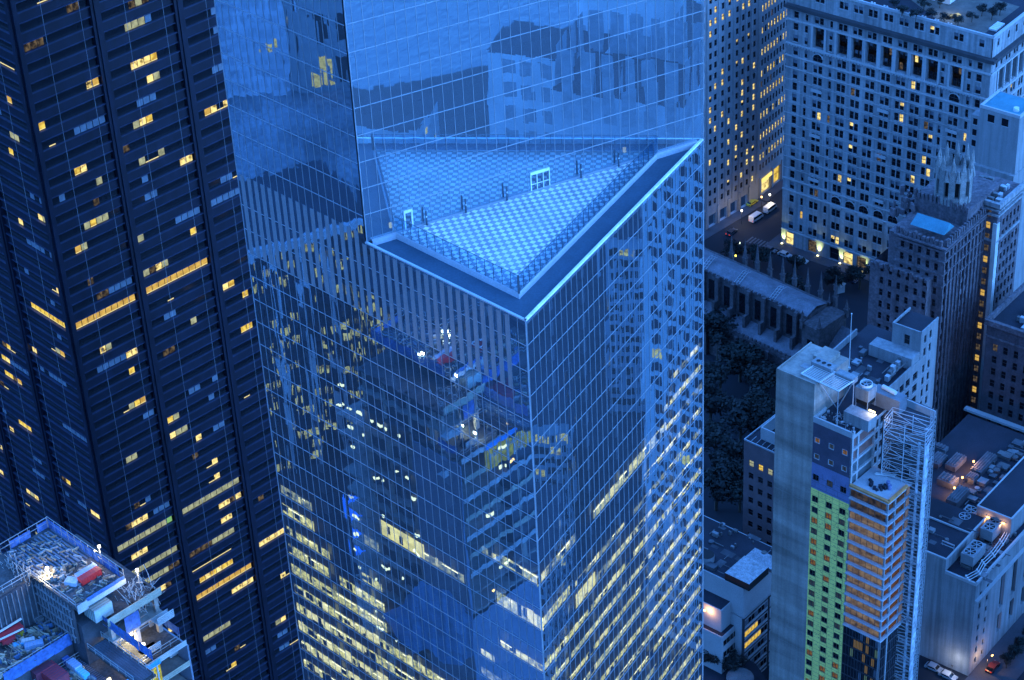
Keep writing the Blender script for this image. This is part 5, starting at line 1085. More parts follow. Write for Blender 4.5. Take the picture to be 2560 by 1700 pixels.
# plant deck behind (many small units, dark)
r = random.Random(21)
for k, (px, py, d, lab) in enumerate(((2360, 1290, (3.2, 5.2, 2.4), 'dark plant box in the shadow, left of the first cooling unit'), (2395, 1235, (3, 7, 2.6), 'long dark plant box lit orange at its side'), (2345, 1145, (3, 5, 1.4), 'flat pale grey roof unit near the hoist mast'), (2390, 1150, (3, 6, 1.6), 'flat grey roof unit with an orange lit side'), (2370, 1195, (4.5, 3.5, 1.8), 'square grey roof unit between two orange lamps'), (2430, 1190, (2.6, 3, 1.5), 'small blue grey roof unit right of the orange lamps'), (2460, 1155, (3, 9, 1.6), 'long ribbed dark roof duct at the far side'), (2350, 1115, (4, 2, 1.2), 'small pale roof unit at the far left of the plant deck'), (2320, 1160, (1.6, 5, 1.2), 'narrow roof duct beside the hoist mast'))):
    p = at(px, py, ZB+d[2]-.5); b = MB(); b.box((p.x, p.y, ZB-.48), d, 0, 50-90); b.box((p.x, p.y, ZB-.48+d[2]), (d[0]*.7, d[1]*.7, .25), 1, -40)
    for i in range(4): v = Fr((p.x, p.y), -40); b.fbox(v, -d[0]/2+.2+i*d[0]/4.4, -d[0]/2+.5+i*d[0]/4.4, -d[1]/2+.2, d[1]/2-.2, ZB-.48+d[2]+.25, ZB-.48+d[2]+.4, 0)
    tag(b.build('plant_unit', [M('dark_plant', (.10, .10, .11), .7, var=.3, vs=.6), m_dplant], None, (p.x, p.y, ZB-.48)), lab, 'roof unit', 'units on the plant deck')
for px, py, lab in ((2434, 1155, 'small orange lamp at the far side of the plant deck'), (2406, 1195, 'small orange lamp beside the square roof unit'), (2386, 1221, 'small orange lamp nearest the hoist scaffold')):
    p = at(px, py, ZB+1.6); b = MB(); b.tube((p.x, p.y, ZB-.45), p, .06); b.cyl(p, .25, .35, 8, 1); tag(b.build('deck_lamp', [m_frame, e_sod], None, (p.x, p.y, ZB-.45)), lab, 'lamp', 'orange deck lamps')
    l = bpy.data.lights.new('deck_light', 'POINT'); l.energy = 900*EK; l.color = (1, .5, .2); lo = bpy.data.objects.new('deck_light', l); COL.objects.link(lo); lo.location = p+Vector((-.5, -.5, .6))
p = at(2370, 1368, 33.5); b = MB(); F = Fr((p.x, p.y), -40)
for s in (-1.6, 1.6): b.tube(F.P(s, 0, 33.45), F.P(s, 0, 34.8), .1)
b.tube(F.P(-1.7, 0, 34.8), F.P(1.7, 0, 34.8), .18, 6); b.tube(F.P(-1.7, .5, 34.3), F.P(1.7, .5, 34.3), .12, 6)
tag(b.build('pipe_support', m_zinc, None, (p.x, p.y, 33.45)), 'small pale pipe support near the edge of the dark flat roof', 'pipe support')
# --- white modernist block at the foot
WC0 = at(1859, 1473, 33); FW1 = Fr(WC0-Vector((math.cos(R_(-42)), math.sin(R_(-42)), 0))*26, -42); FW2 = Fr(WC0, 48)
wm = thing('white_modern_block', (WC0.x, WC0.y, 0), 'white modern block with stepped boxes, dark frame lines and some lit yellow windows', 'building')
m_wh = M('white_panel', (.38, .385, .39), .7, var=.08, vs=.2)
zS = FW1.hit(1859, 1545)[1]
wb = MB(); wb.fbox(FW1, 0, 26, -17.5, 0, zS, 33, 0); wb.fbox(FW1, 0, 26.1, -17.6, 0.02, 0, zS-.4, 0)
q1 = at(1803, 1527, 27); uq, nq = FW1.uv(q1); wb.fbox(FW1, -8, uq, nq-14, nq, 14, 27.0, 0); q2 = at(1805, 1590, 20.5); u2, n2 = FW1.uv(q2); wb.fbox(FW1, -8, u2, 0, n2, 0, 20.0, 0); wb.build('wall', m_wh, wm)
rf = MB(); rf.fbox(FW1, .3, 25.7, -17.2, -.3, 33, 33.08); rf.fbox(FW1, -8, uq-.25, nq-13.7, nq-.25, 27, 27.08); rf.fbox(FW1, -8, u2-.2, 0.1, n2-.25, 20.0, 20.06); rf.build('roof', m_roofd, wm)
fr = MB(); wins = []; F = FW2
for u in (.1, 10.8, 14.6): fr.fbox(F, u-.22, u+.22, 0, .3, 0, zS-.4)
zz = zS-.5
for i in range(7): fr.fbox(F, 0, 17.4, 0, .28, zz-.3-3.7*i, zz-3.7*i)
fr.fbox(FW1, 25.8, 26.2, 0, .2, 0, zS-.4); fr.build('dark_frame', m_frame, wm)
for i in range(6):
    for k in range(7):
        kd = 'yel' if (i == 1 and k < 4) or (i == 2 and k < 5) else 'blind' if (i+k) % 3 == 0 else 'dark'
        wins.append((('w', kd), F.P(1.2+1.4*k, .16, zz-3.7*i-2.4), 3))
F3 = Fr(FW1.P(u2, n2, 0), 48)
for i in range(5):
    fr2 = MB(); fr2.fbox(F3, 0, 9, 0, .1, 19.3-3.7*i-.3, 19.3-3.7*i); 
    for k in range(6): wins.append((('w', 'yel' if i == 3 and k > 2 else 'dark'), F3.P(1.2+1.4*k, .06, 19.3-3.7*i-2.4), 2))
def wwin(mb, key): Fz = Fr((0, 0), 48); mb.fquad(Fz, -.6, .6, .03, 0, 1.5, WK[key[1]]); mb.fbox(Fz, -.65, .65, .0, .08, -.1, 0, 9)
put_windows(wm, wins, wwin, WMs)
clutter(FW1, 6, 25, -17, -1, 33.1, 40, wm, 9)
p = at(1867, 1423, 35.5); b = MB(); b.box((p.x, p.y, 33.08), (7.2, 8.2, 2.2), 0, -42, 1)
tag(b.build('roof_pavilion', [m_black, M('slatted_pale_roof', (.34, .34, .35), .7, var=.25, vs=.8, fine=.3, fs=3)], None, (p.x, p.y, 33.08)), 'square roof pavilion with pale slatted top on the white block', 'roof pavilion')
p = at(1912, 1395, 34.5); b = MB(); b.box((p.x, p.y, 33.08), (9, 4.5, 1.0), 0, -42); tag(b.build('slatted_deck', M('slatted_pale_deck', (.28, .29, .31), .7, var=.25, vs=.8, fine=.3, fs=3), None, (p.x, p.y, 33.08)), 'pale slatted roof deck beside the bare concrete wall', 'roof deck')
p = at(1768, 1393, 34); b = MB(); b.cyl((p.x, p.y, 33.08), 1.8, 1.8, 16, 0, mt=1); tag(b.build('roof_fan', [m_zinc, m_black], None, (p.x, p.y, 33.08)), 'large round roof fan at the glass tower edge', 'fan')
p = at(1762, 1527, 25); b = MB(); b.box(p, (.5, .5, .3)); tag(b.build('amber_lamp', e_sod, None, p), 'bright amber lamp on the white block next to the glass tower', 'lamp')
l = bpy.data.lights.new('amber_lamp_light', 'POINT'); l.energy = 600*EK; l.color = (1, .5, .2); lo = bpy.data.objects.new('amber_lamp_light', l); COL.objects.link(lo); lo.location = p+Vector((.6, -1.2, .3))
# low dark roof behind it
a = [at(x, y, 26) for x, y in ((1740, 1345), (1815, 1312), (1932, 1385), (1850, 1402))]; b = MB(); b.prism([(p.x, p.y) for p in (a[3], a[2], a[1], a[0])], 0, 26, 0, 1)
tag(b.build('low_roof_building', [m_brick, M('dark_blue_roof', (.05, .052, .06), .85, var=.3, vs=.15)], None, (a[3].x, a[3].y, 0)), 'low building with a plain dark flat roof between glass tower and concrete wall', 'building')
# brown brick block
BB_ = Vector((56.93, 450.43)); FBb = Fr(BB_, -43); bb = thing('brown_brick_block', FBb.P(4, 0, 0), 'dark brown brick block with three lit windows beside the bare concrete wall', 'building')
wb = MB(); wins = []; zB = FBb.hit(1861, 1100)[1]; bc = [(1.6, 3.1), (4.5, 6.0), (7.4, 8.9), (10.3, 11.8)]; bz = [zB-7.4-3.9*i for i in range(10)]; bz = [z for z in bz if z > 1]
wall_grid(wb, FBb, 0, 16, 0, zB, bc, [(z, z+1.9) for z in bz], .35); wb.poly([FBb.P(0, -20, 0), FBb.P(0, 0, 0), FBb.P(0, 0, zB), FBb.P(0, -20, zB)]); wb.build('wall', M('purple_brown_brick', (.15, .11, .12), .9, var=.15), bb)
for i, z in enumerate(bz):
    for k, (a_, c_) in enumerate(bc): wins.append(((FBb.a, 1.5, 1.9, ('white', 'yel', 'white', 'dark')[k] if i == 0 else 'dark', False), FBb.P((a_+c_)/2, 0, z), 3))
put_windows(bb, wins, stdwin, WMs)
b = MB(); b.poly([FBb.P(0, 0, zB-.1), FBb.P(16, 0, zB-.1), FBb.P(16, -20, zB-.1), FBb.P(0, -20, zB-.1)]); b.build('roof', m_roofd, bb); b = MB(); b.fbox(FBb, 0, 16, -.2, .06, zB-.1, zB+.3); b.fbox(FBb, 0, .2, -20, -.2, zB-.1, zB+.3)
for i in range(6): b.tube(FBb.P(2+i*1.6, -.3, zB+.3), FBb.P(2+i*1.6, -2.6, zB+.5), .06)
b.build('skylight_frame', m_zinc, bb); b = MB(); b.fbox(FBb, 3.0, 16, -3.2, -2.9, zB, zB+3.6); b.fbox(FBb, 3.0, 3.3, -16, -3.2, zB, zB+3.6); b.build('roof_screen', m_wh, bb)
# planted terrace and odds at the bottom edge
p = at(1812, 1600, 5)
for k, (px, py) in enumerate(((1790, 1600), (1815, 1625), (1838, 1655), (1780, 1640))): q = at(px, py, 12); tree(q.x, q.y, 8, 6, 3.4, ('small planted tree on the low terrace by the glass tower, nearest its edge', 'small terrace tree in the middle of the dark planted strip', 'small terrace tree nearest the white block corner', 'small terrace tree at the lower left of the planted strip')[k], 'terrace trees', k)
q = at(1850, 1700, 10); b = MB(); b.cyl((q.x, q.y, 8), 3.4, 3.0, 20); b.cyl((q.x, q.y, 11), 3.4, .8, 20, r2=.5); tag(b.build('water_tank', m_roofg, None, (q.x, q.y, 8)), 'round grey tank top peeping in at the bottom edge', 'tank')
tz_ = [at(1740, 1560, 8), at(1890, 1660, 8), at(1960, 1760, 8), at(1740, 1800, 8)]; b = MB(); b.prism([(v.x, v.y) for v in reversed(tz_)], 0, 8.0, 0, 0); tag(b.build('terrace_podium', m_roofd, None, (tz_[0].x, tz_[0].y, 0)), 'low dark planted podium at the foot of the glass tower', 'podium')
# street strip with hedge, right bottom
b = MB(); F = Fr(FB2.P(0, 7.0, 0), 50); b.fbox(F, -60, 70, -6.9, 3.5, 0, .14); tag(b.build('pavement', m_pave), kind='structure')
b = MB(); b.fbox(F, -60, 90, 5, 14, .01, .02); tag(b.build('road', m_asph), kind='structure')
for k in range(6): q = F.P(8+k*4.2, -.6, .14); tree(q.x, q.y, .14, 4.6, 2.4, 'small dark street bush in the row beside the tall windowed wall', 'bushes in the street strip', k)
vehicle(2482, 1668, 50, 'car', (.10, .02, .02), 'dark red car with glowing tail lights at the stained wall corner', 'car', 'car', None, 1)
for k, (px, py, lab) in enumerate(((2370, 1690, 'pale car roof in the dark yard below the stained wall, right of another'), (2335, 1670, 'grey car in the dark yard below the stained wall, nearest the scaffold'))): vehicle(px, py, -40, 'car', (.3, .3, .32), lab, 'car', 'car', 'cars in the dark yard')
# ------------------------------------------------------------------ 7. tower under construction, lower left
A3 = at(460/3.8244, 1290+110/3.8244, 176); FS_ = Fr(A3, -46.0)       # u right/towards camera, n towards lower left
cs = thing('unfinished_tower', FS_.P(10, 4, 0), 'unfinished concrete tower top with blue netting, decks, rails and bright floodlights', 'tower')
m_tarp = M('blue_netting', (.05, .13, .33), .7, var=.3, vs=.5, fine=.25, fs=2); m_deckc = M('grimy_deck', (.06, .06, .062), .9, var=.45, vs=.35, fine=.4, fs=2.5)
m_beige = M('beige_plywood_rail', (.42, .37, .27), .8, var=.2, vs=.5); m_steelw = M('whitewashed_beam', (.44, .44, .42), .7, var=.2); m_dsteel = M('dark_formwork', (.05, .055, .065), .8, var=.3, vs=.5)
m_red = M('red_container', (.55, .03, .03), .6, var=.15); m_tim = M('timber', (.20, .16, .11), .85, var=.3)
ZA, ZB1, ZC, ZD1 = 176.0, 172.0, 168.0, 164.0
b = MB()
b.fbox(FS_, 0, 19, 0, 8.6, ZA-.5, ZA); b.fbox(FS_, -6, 7.5, 8.6, 24, ZA-.5, ZA)
b.fbox(FS_, 0, 21.2, -4.6, 5.4, ZB1-.35, ZB1)
b.fbox(FS_, 7.6, 15, 8.4, 26, ZC-.4, ZC); b.fbox(FS_, 19, 31, 4.9, 8, ZC-.4, ZC)
b.fbox(FS_, 15.2, 26, 6, 24, ZD1-.4, ZD1); b.fbox(FS_, 0, 24, -4.6, 4.9, ZD1-.35, ZD1)
b.build('deck', m_deckc, cs)
b = MB()
for k in range(1, 14):
    z = ZD1-4.1*k; b.fbox(FS_, -6, 25, -4.8, 24, z-.35, z)
for k in (0, 1): b.fbox(FS_, 0, 20.6, -4.6, 4.9, ZC-.35-8*k, ZC-8*k)
b.build('floor_slab', m_conc, cs)
b = MB(); b.fbox(FS_, 1, 17, 8.0, 8.5, ZC, ZA-.5); b.fbox(FS_, 7.5, 7.9, 8.4, 24, ZC, ZA-.5); b.fbox(FS_, 1, 18, -3.6, 7.9, 60, ZB1-.4) ; b.fbox(FS_, 2, 14.6, 8, 23.6, 60, ZC-.5); b.fbox(FS_, 14.6, 24.5, 6.4, 23.6, 60, ZD1-.5); b.build('core_wall', m_dsteel, cs)
b = MB()
for u in (.8, 6, 12, 17.8): b.fbox(FS_, u-.35, u+.35, -4.2, -3.5, 60, ZB1)
for u in (19.9,):
    for n in (-4.0, 0, 4.2): b.fbox(FS_, u-.35, u+.35, n-.35, n+.35, 60, ZB1)
for n in (8.8, 14, 20): b.fbox(FS_, 24, 24.7, n-.35, n+.35, 60, ZD1)
b.build('column', m_conc, cs)
b = MB(); u = 1.2
while u < 17: b.fbox(FS_, u, u+.16, 8.5, 8.66, ZC, ZA-.6); u += .8
for z in (ZC+1.2, ZC+3, ZC+4.8, ZC+6.4): b.fbox(FS_, 1, 17, 8.5, 8.74, z, z+.14)
Fq = Fr(FS_.P(7.95, 8.5, 0), -136); u = .3
while u < 15: b.fbox(Fr(FS_.P(7.92, 8.6+u, 0), -46), 0, .14, 0, .16, ZC, ZA-.6); u += .9
for z in (ZD1+1.0, ZD1+2.6): b.fbox(FS_, 15, 24.5, 6.4-.02, 6.5, z, z+.12)
b.build('formwork_rib', M('formwork_rib', (.16, .17, .18), .7, var=.4, vs=.7), cs)
for k, (u, n, z) in enumerate(((9, 10.5, ZC), (10.5, 12, ZC), (9.4, 14.8, ZC), (12.2, 17, ZC), (17, 10, ZD1), (19.5, 12.2, ZD1), (21.8, 9.6, ZD1), (18.2, 17, ZD1))):
    b = MB(); L_ = 2.6+.4*(k % 3)
    for i in range(5): b.tube(FS_.P(u, n+.22*i, z+.2+.14*(i % 2)), FS_.P(u+L_, n+.22*i, z+.2+.14*(i % 2)), .07, 5)
    tag(b.build('pipe_stack', m_zinc2 if k % 2 else m_beige, None, FS_.P(u, n, z)), 'small stack of %s tubes lying on the %s deck of the unfinished tower' % ('grey' if k % 2 else 'beige', 'lower' if z == ZC else 'lowest'), 'stack', 'tube stacks on the decks')
# glazed storeys and an added blue patch facing the glass tower (seen in its reflection)
b = MB(); b.fquad(Fr(FS_.P(25.2, -4.9, 0), 44), -19, 0, -.2, 60, ZD1-34); b.fbox(FS_, 13.5, 25.1, -5.2, -4.9, 60, 163.5, 0)
b.build('glass_front', M('pale_blue_glazing', (.17, .21, .27), .25, spec=.7, var=.08), cs)
rq = random.Random(77); e_site = EM('site_string_lamp', (1.0, .85, .5), 3.5)
for i in range(46):
    k = rq.randrange(0, 14); p = FS_.P(rq.uniform(-5, 13), -5.0, ZD1-4.1*k+2.6); b = MB(); b.box(p, (rq.uniform(.3, 1.1), .3, rq.uniform(.2, .5)), 0, -46); b.build('string_lamp', e_site, cs)
for i in range(10):
    k = rq.randrange(0, 9); p = Fr(FS_.P(25.3, 3, 0), 44).P(rq.uniform(-14, 6), .3, ZD1-4.1*k+2.4); b = MB(); b.box(p, (rq.uniform(.4, 1.6), .3, rq.uniform(.3, .7)), 0, 44); b.build('string_lamp', e_site if i % 3 else e_sod, cs)
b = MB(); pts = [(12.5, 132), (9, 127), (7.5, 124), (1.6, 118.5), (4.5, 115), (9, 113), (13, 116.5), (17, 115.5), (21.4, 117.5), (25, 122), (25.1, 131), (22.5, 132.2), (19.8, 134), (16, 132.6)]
b.poly([FS_.P(u, -5.35, z) for u, z in reversed(pts)]); b.poly([FS_.P(u, -5.3, z) for u, z in pts]); b.build('bright_blue_patch', M('bright_blue_patch', (.16, .36, .62), .45, var=.3, vs=.4, streak=.4), cs)  # bright reflection painted as an added blue sheet with a ragged outline
# netting and edge screens
def net(F, u0, u1, n, z0, z1, seed, holes=.12):
    r = random.Random(seed); b = MB(); u = u0
    while u < u1-.05:
        w = min(r.uniform(.9, 1.8), u1-u); d = r.uniform(-.15, .25)
        if r.random() > holes: b.poly([F.P(u, n, z0-r.random()*.2), F.P(u+w, n+d*.5, z0-r.random()*.2), F.P(u+w, n+d*.4, z1), F.P(u, n, z1)]); b.poly([F.P(u, n+.03, z1), F.P(u+w, n+.03+d*.4, z1), F.P(u+w, n+.03+d*.5, z0), F.P(u, n+.03, z0)])
        u += w
    return b
FSv = Fr(FS_.P(19.05, 8.6, 0), 44)      # along the front edges, u away from camera-left
net(FS_, -.2, 19.2, -.15, ZA-.2, ZA+1.7, 1, .06).build('edge_netting', m_tarp, cs)
FE0 = Fr(FS_.P(-.1, 8.6, 0), 44); net(FE0, 0, 8.7, 0, ZA-.1, ZA+1.4, 2, .15).build('edge_netting', m_tarp, cs)
net(FSv, 1.8, 8.6, .02, ZA+.35, ZA+.95, 3, 0).build('edge_netting', m_tarp, cs)
net(Fr(FS_.P(18, 5.0, 0), -46), 0, 13.2, 0, ZB1-1.0, ZB1+.8, 4, .03).build('edge_netting', m_tarp, cs)
net(Fr(FS_.P(15.2, 8.4, 0), 44-180), 0, 12, 0, ZC-.9, ZC+1.2, 5, .1).build('edge_netting', m_tarp, cs)
net(FS_, 19.5, 24, -4.7, ZC-3.0, ZC-1.4, 6, .1).build('edge_netting', m_tarp, cs)
net(Fr(FS_.P(21.1, 2.5, 0), 44), 0, 2.6, 0, ZB1-3.4, ZB1-.6, 9, 0).build('edge_netting', m_tarp, cs)
b = MB(); b.fbox(FSv, 0, 8.8, -.1, .12, ZA-.55, ZA+.3); b.fbox(FSv, 0, 1.8, .0, .16, ZA-.9, ZA+.6); b.build('white_edge_beam', m_steelw, cs)
FBg = Fr(FS_.P(21.3, 5.4, 0), 44); b = MB()
for i in range(4): b.fbox(FBg, 0, 9.9, 0, .1, ZB1+.05+.3*i, ZB1+.30+.3*i)
b.fbox(FBg, 0, 9.9, -.15, 0, ZB1-.3, ZB1+.1); b.build('plywood_rail', m_beige, cs)
for k in range(2, 9):
    b = MB(); z = ZB1-4.1*k
    for i in range(3): b.fbox(Fr(FS_.P(25.25, 5.4, 0), 44), -18 if k > 3 else 0, 10.2, 0, .1, z+.05+.36*i, z+.32+.36*i)
    b.build('plywood_rail', m_beige if k % 2 else m_steelw, cs)
# tube rails
m_rail = M('pale_scaffold_tube', (.34, .36, .36), .5, .3)
def rail(F, u0, u1, n, z, h=1.2, st=1.6):
    b = MB()
    for zz in (z+h*.5, z+h): b.tube(F.P(u0, n, zz), F.P(u1, n, zz), .05)
    k = max(1, int(abs(u1-u0)/st))
    for i in range(k+1): u = u0+(u1-u0)*i/k; b.tube(F.P(u, n, z), F.P(u, n, z+h), .05)
    return b
for F, u0, u1, n, z, h in ((FS_, 0, 19, -.1, ZA, 2.1), (FE0, 0, 8.6, .05, ZA, 1.9), (FS_, 7.5, 18.6, 8.5, ZA-.2, 1.3), (Fr(FS_.P(7.6, 8.6, 0), -136), 0, 15, 0, ZA, 1.3), (Fr(FS_.P(15, 8.4, 0), -136), 0, 15, 0, ZC, 1.4), (Fr(FS_.P(15.6, 7, 0), -136), 0, 16, 0, ZD1, 1.2), (FS_, 18.5, 31, 5.2, ZC, 1.2), (FS_, 19, 30, 8.1, ZC, 1.1), (Fr(FS_.P(22, -4.6, 0), 44), -9, 0, 0, ZD1+4, 1.2), (Fr(FS_.P(24, -4.6, 0), 44), -9, 0, 0, ZD1, 1.2), (FS_, 20, 24, 4.8, ZD1, 1.2)):
    rail(F, u0, u1, n, z, h).build('guard_rail', m_rail, cs)
# scaffold thicket at the left corner and under the right edge
r = random.Random(31); b = MB()
for i in range(110):
    u, n = r.uniform(2, 8), r.uniform(8.2, 10.2); z = ZA-r.uniform(0, 2.2); b.tube(FS_.P(u, n, z), FS_.P(u+r.uniform(-1.4, 1.4), n+r.uniform(-1, 1), z+r.uniform(.4, 2.2)), .05)
for i in range(120):
    u, n = r.uniform(18, 21), r.uniform(-4.4, 1); z = ZB1+r.uniform(-3, 2.4); b.tube(FS_.P(u, n, z), FS_.P(u+r.uniform(-1.2, 1.2), n+r.uniform(-1.2, 1.2), z+r.uniform(.3, 2.0)), .045)
b.build('scaffold_tube', m_rail, cs)
m_rebar = M('blue_grey_rebar', (.13, .15, .19), .6, .3, var=.3)
b = MB()
for i in range(14): n = -.2+i*.62; b.fbox(FS_, .8, 11-.2*i, n+.1, n+.34, ZA+.02, ZA+.16)
b.build('rebar_row', m_rebar, cs); b = MB()
for i in range(22): n = 5.2+.13*i; b.fbox(FS_, 19.3, 30.6, n, n+.06, ZC+.01, ZC+.07+.03*(i % 3))
b.build('rebar_row', m_rebar, cs); b = MB()
for i in range(24): u = 15.6+.42*i; b.fbox(FS_, u, u+.14, 8, 23, ZD1+.01, ZD1+.1)
b.build('rebar_row', m_rebar, cs)
# bottom right blue rail with lit yellow storey below
FY = Fr(FS_.P(25.6, 12, 0), 44); b = MB()
for i in range(3): b.fbox(FY, 0, 11.6, 0, .12, ZD1+.35*i, ZD1+.2+.35*i)
b.build('bright_blue_rail', M('bright_blue_rail', (.05, .38, .85), .5, var=.1), cs)
b = MB(); b.fbox(FY, 0, 11.5, -.4, -.1, ZD1-4.6, ZD1-.3); b.build('lit_storey', EM('lit_unfinished_storey', (.75, .75, .12), .85, dark=(.18, .2, .05), scale=(.9, .9, 1.4), lo=.35, hi=.62), cs)
b = MB()
for i in range(6): b.fbox(FY, 1.2+i*1.9, 1.4+i*1.9, -.08, .14, ZD1-4.6, ZD1)
for i in range(37): b.fbox(FY, .2+i*.3, .27+i*.3, -.1, .02, ZD1-2.2, ZD1-1.5)
b.build('baluster', m_steelw, cs)
# glowing work area on the lower right floors
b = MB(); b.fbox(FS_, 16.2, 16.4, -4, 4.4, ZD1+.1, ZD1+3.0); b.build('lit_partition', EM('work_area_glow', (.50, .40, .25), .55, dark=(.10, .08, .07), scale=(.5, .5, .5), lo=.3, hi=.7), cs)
# ---- loose things on the decks
def flood(u, n, z, label, h=2.6, pw=1500, up=True):
    p = FS_.P(u, n, z); t = thing('floodlight', p, label, 'floodlight', 'construction floodlights'); b = MB(); b.tube(p, p+Vector((0, 0, h)), .06); b.tube(p+Vector((-.5, 0, 0)), p+Vector((.5, 0, 0)), .05); b.build('stand', m_rail, t); b = MB(); b.box(p+Vector((0, 0, h)), (.42, .3, .3), 0, 20); b.build('lamp_head', e_fl, t)
    l = bpy.data.lights.new('floodlight_beam', 'POINT'); l.energy = pw*.30*EK; l.color = (1, .84, .5); l.shadow_soft_size = .2; o = bpy.data.objects.new('floodlight_beam', l); COL.objects.link(o); o.location = p+Vector((0, 0, h-.35))+FS_.n*.55
e_fl = EM('floodlight_head', (1.0, .93, .78), 10)
def fuv(px, py, z): return FS_.uv(at(px, py, z))
for px, py, z, dz, lab, pw in ((248, 1368, ZA, 2.4, 'floodlight on a stand at the netted far edge of the top deck', 2200), (343, 1427, ZA, 2.2, 'floodlight on a stand at the right corner of the top deck', 2200), (118, 1422, ZA, 1.8, 'floodlight on a stand in the middle of the top deck, left of the red container', 3500),
        (318, 1582, ZD1, 2.0, 'tall narrow floodlight on the floor below the plywood rail, left of a twin', 1500), (329, 1586, ZD1, 2.0, 'floodlight on the floor below the plywood rail, right of a twin', 1500), (359, 1612, ZD1, 2.0, 'floodlight at the outer end of the blue netting strip', 1800)):
    u, n = fuv(px, py, z+dz); flood(u, n, z, lab, dz, pw)
def put(name, cat, label, px, py, z, dims, mats, ang=0, parts=None, group=None):
    p = at(px, py, z+dims[2]*.5); b = MB(); b.box((p.x, p.y, z+.01), dims, 0, -46+ang)
    F = Fr((p.x, p.y), -46+ang)
    for i in range(max(2, int(dims[0]/.5))): b.fbox(F, -dims[0]/2+.1+i*.5, -dims[0]/2+.16+i*.5, -dims[1]/2-.04, dims[1]/2+.04, z+.03, z+dims[2]+.03, len(mats)-1)
    return tag(b.build(name, mats, None, (p.x, p.y, z)), label, cat, group)
put('red_container', 'container', 'long red steel container lying on the top deck', 224, 1440, ZA, (3.6, 1.1, 1.1), [m_red], 90)
put('grey_container', 'container', 'blue grey long box beside the red container', 216, 1430, ZA, (3.6, 1.0, .9), [M('blue_grey_box', (.3, .36, .45), .6)], 90)
put('tarpaulin_bundle', 'bundle', 'pale blue tarpaulin bundle left of the red container', 180, 1454, ZA, (1.9, 1.4, .7), [M('pale_tarp', (.4, .45, .52), .7)], 30)
b = MB(); r = random.Random(17)
for i in range(46):
    px, py = r.uniform(112, 160), r.uniform(1425, 1452); p = at(px, py, ZA+.2); s = r.uniform(.25, .8); b.box((p.x, p.y, ZA), (s, s*.6, r.uniform(.2, .9)), r.randrange(3), r.random()*90)
for i in range(260):
    u, n = r.uniform(.6, 18.4), r.uniform(.5, 8); s = r.uniform(.12, .5); b.box(FS_.P(u, n, ZA), (s*2.6, s*.35, r.uniform(.06, .4)), r.randrange(4), -46+r.choice((0, 90, 20, 70)))
tag(b.build('site_debris', [m_tim, m_zinc2, m_rail, m_beige]), 'clutter of timber, clamps and boxes on the top deck', 'site clutter', kind='stuff')
b = MB()
for i in range(420):
    u, n, z = (r.uniform(8, 14.6), r.uniform(9, 24), ZC) if i % 2 else (r.uniform(16, 25), r.uniform(9, 23), ZD1); s = r.uniform(.15, .6); b.box(FS_.P(u, n, z), (s*1.8, s*.6, r.uniform(.1, .7)), r.randrange(5), -46+r.choice((0, 90, 30, 60)))
for i in range(50): u, n = r.uniform(8, 14), r.uniform(9, 24); b.tube(FS_.P(u, n, ZC+.1), FS_.P(u+r.uniform(-2.4, 2.4), n+r.uniform(-2, 2), ZC+r.uniform(.1, 1.2)), .05)
tag(b.build('site_debris', [m_tim, m_zinc2, m_rail, m_beige, M('blue_sheet', (.06, .14, .26), .6)]), 'clutter of pipes, planks and sheets on the lower decks', 'site clutter', kind='stuff')
# boom lift in red
q = at(16, 1585, ZC+1.6); t = thing('boom_lift', (q.x, q.y, ZC), 'red and white folded boom lift on the lower deck at the left edge', 'boom lift'); F = Fr((q.x, q.y), 38)
b = MB(); b.fbox(F, -2.4, 2.6, -.55, .55, ZC+1.2, ZC+2.0); b.fbox(F, -1.2, .9, -.9, .9, ZC+.3, ZC+1.2); b.build('chassis', M('dark_red_paint', (.38, .03, .04), .5), t)
b = MB(); b.tube(F.P(-3.2, -.2, ZC+2.2), F.P(2.9, -.3, ZC+2.7), .16); b.tube(F.P(-2.6, .7, ZC+1.9), F.P(2.2, 1.3, ZC+2.2), .13); b.build('boom', m_white, t)
b = MB()
for u in (-1, .8):
    for s in (-.95, .95): b.tube(F.P(u, s-.14, ZC+.36), F.P(u, s+.14, ZC+.36), .36, 10)
b.build('wheel', m_tyre, t)
put('yellow_skip', 'skip', 'flat olive yellow skip on the lower deck', 56, 1549, ZC, (2.2, 1.6, .5), [M('olive_yellow', (.38, .34, .12), .7)], 10)
put('yellow_machine', 'machine', 'small yellow machine beside the red boom lift', 46, 1580, ZC, (1.5, .9, 1.0), [M('machine_yellow', (.5, .34, .03), .6), m_frame], 40)
put('cyan_sheet_stack', 'stack', 'bright cyan sheet stack at the left edge of the lower deck', 5, 1578, ZC, (1.8, 1.4, .6), [M('cyan_sheet', (.12, .6, .85), .6)], 20)
put('white_pipe_stack', 'stack', 'short stack of white pipes on the lower deck', 70, 1602, ZC, (2.0, .8, .6), [m_white, m_zinc], 60)
put('blue_crate', 'crate', 'blue grey slatted crate by the deck rail, right of the white pipes', 85, 1613, ZC, (2.8, 1.1, .9), [M('blue_crate', (.2, .3, .45), .7), m_zinc], 60)
put('cyan_crate', 'crate', 'small bright cyan crate left of the blue grey slatted crate', 46, 1611, ZC, (1.6, .7, .5), [M('cyan_crate', (.1, .45, .7), .6), m_zinc], 60)
put('grey_pallet', 'pallet', 'pallet of grey blocks on the lower deck near the dark wall', 94, 1546, ZC, (1.8, 1.2, .7), [m_roofg, m_zinc], 0)
put('dark_red_shed', 'shed', 'dark red flat roofed site shed at the bottom edge', 92, 1670, ZD1, (4.6, 3.2, 2.2), [M('dark_red_roof', (.16, .03, .05), .7), m_dsteel], 0)
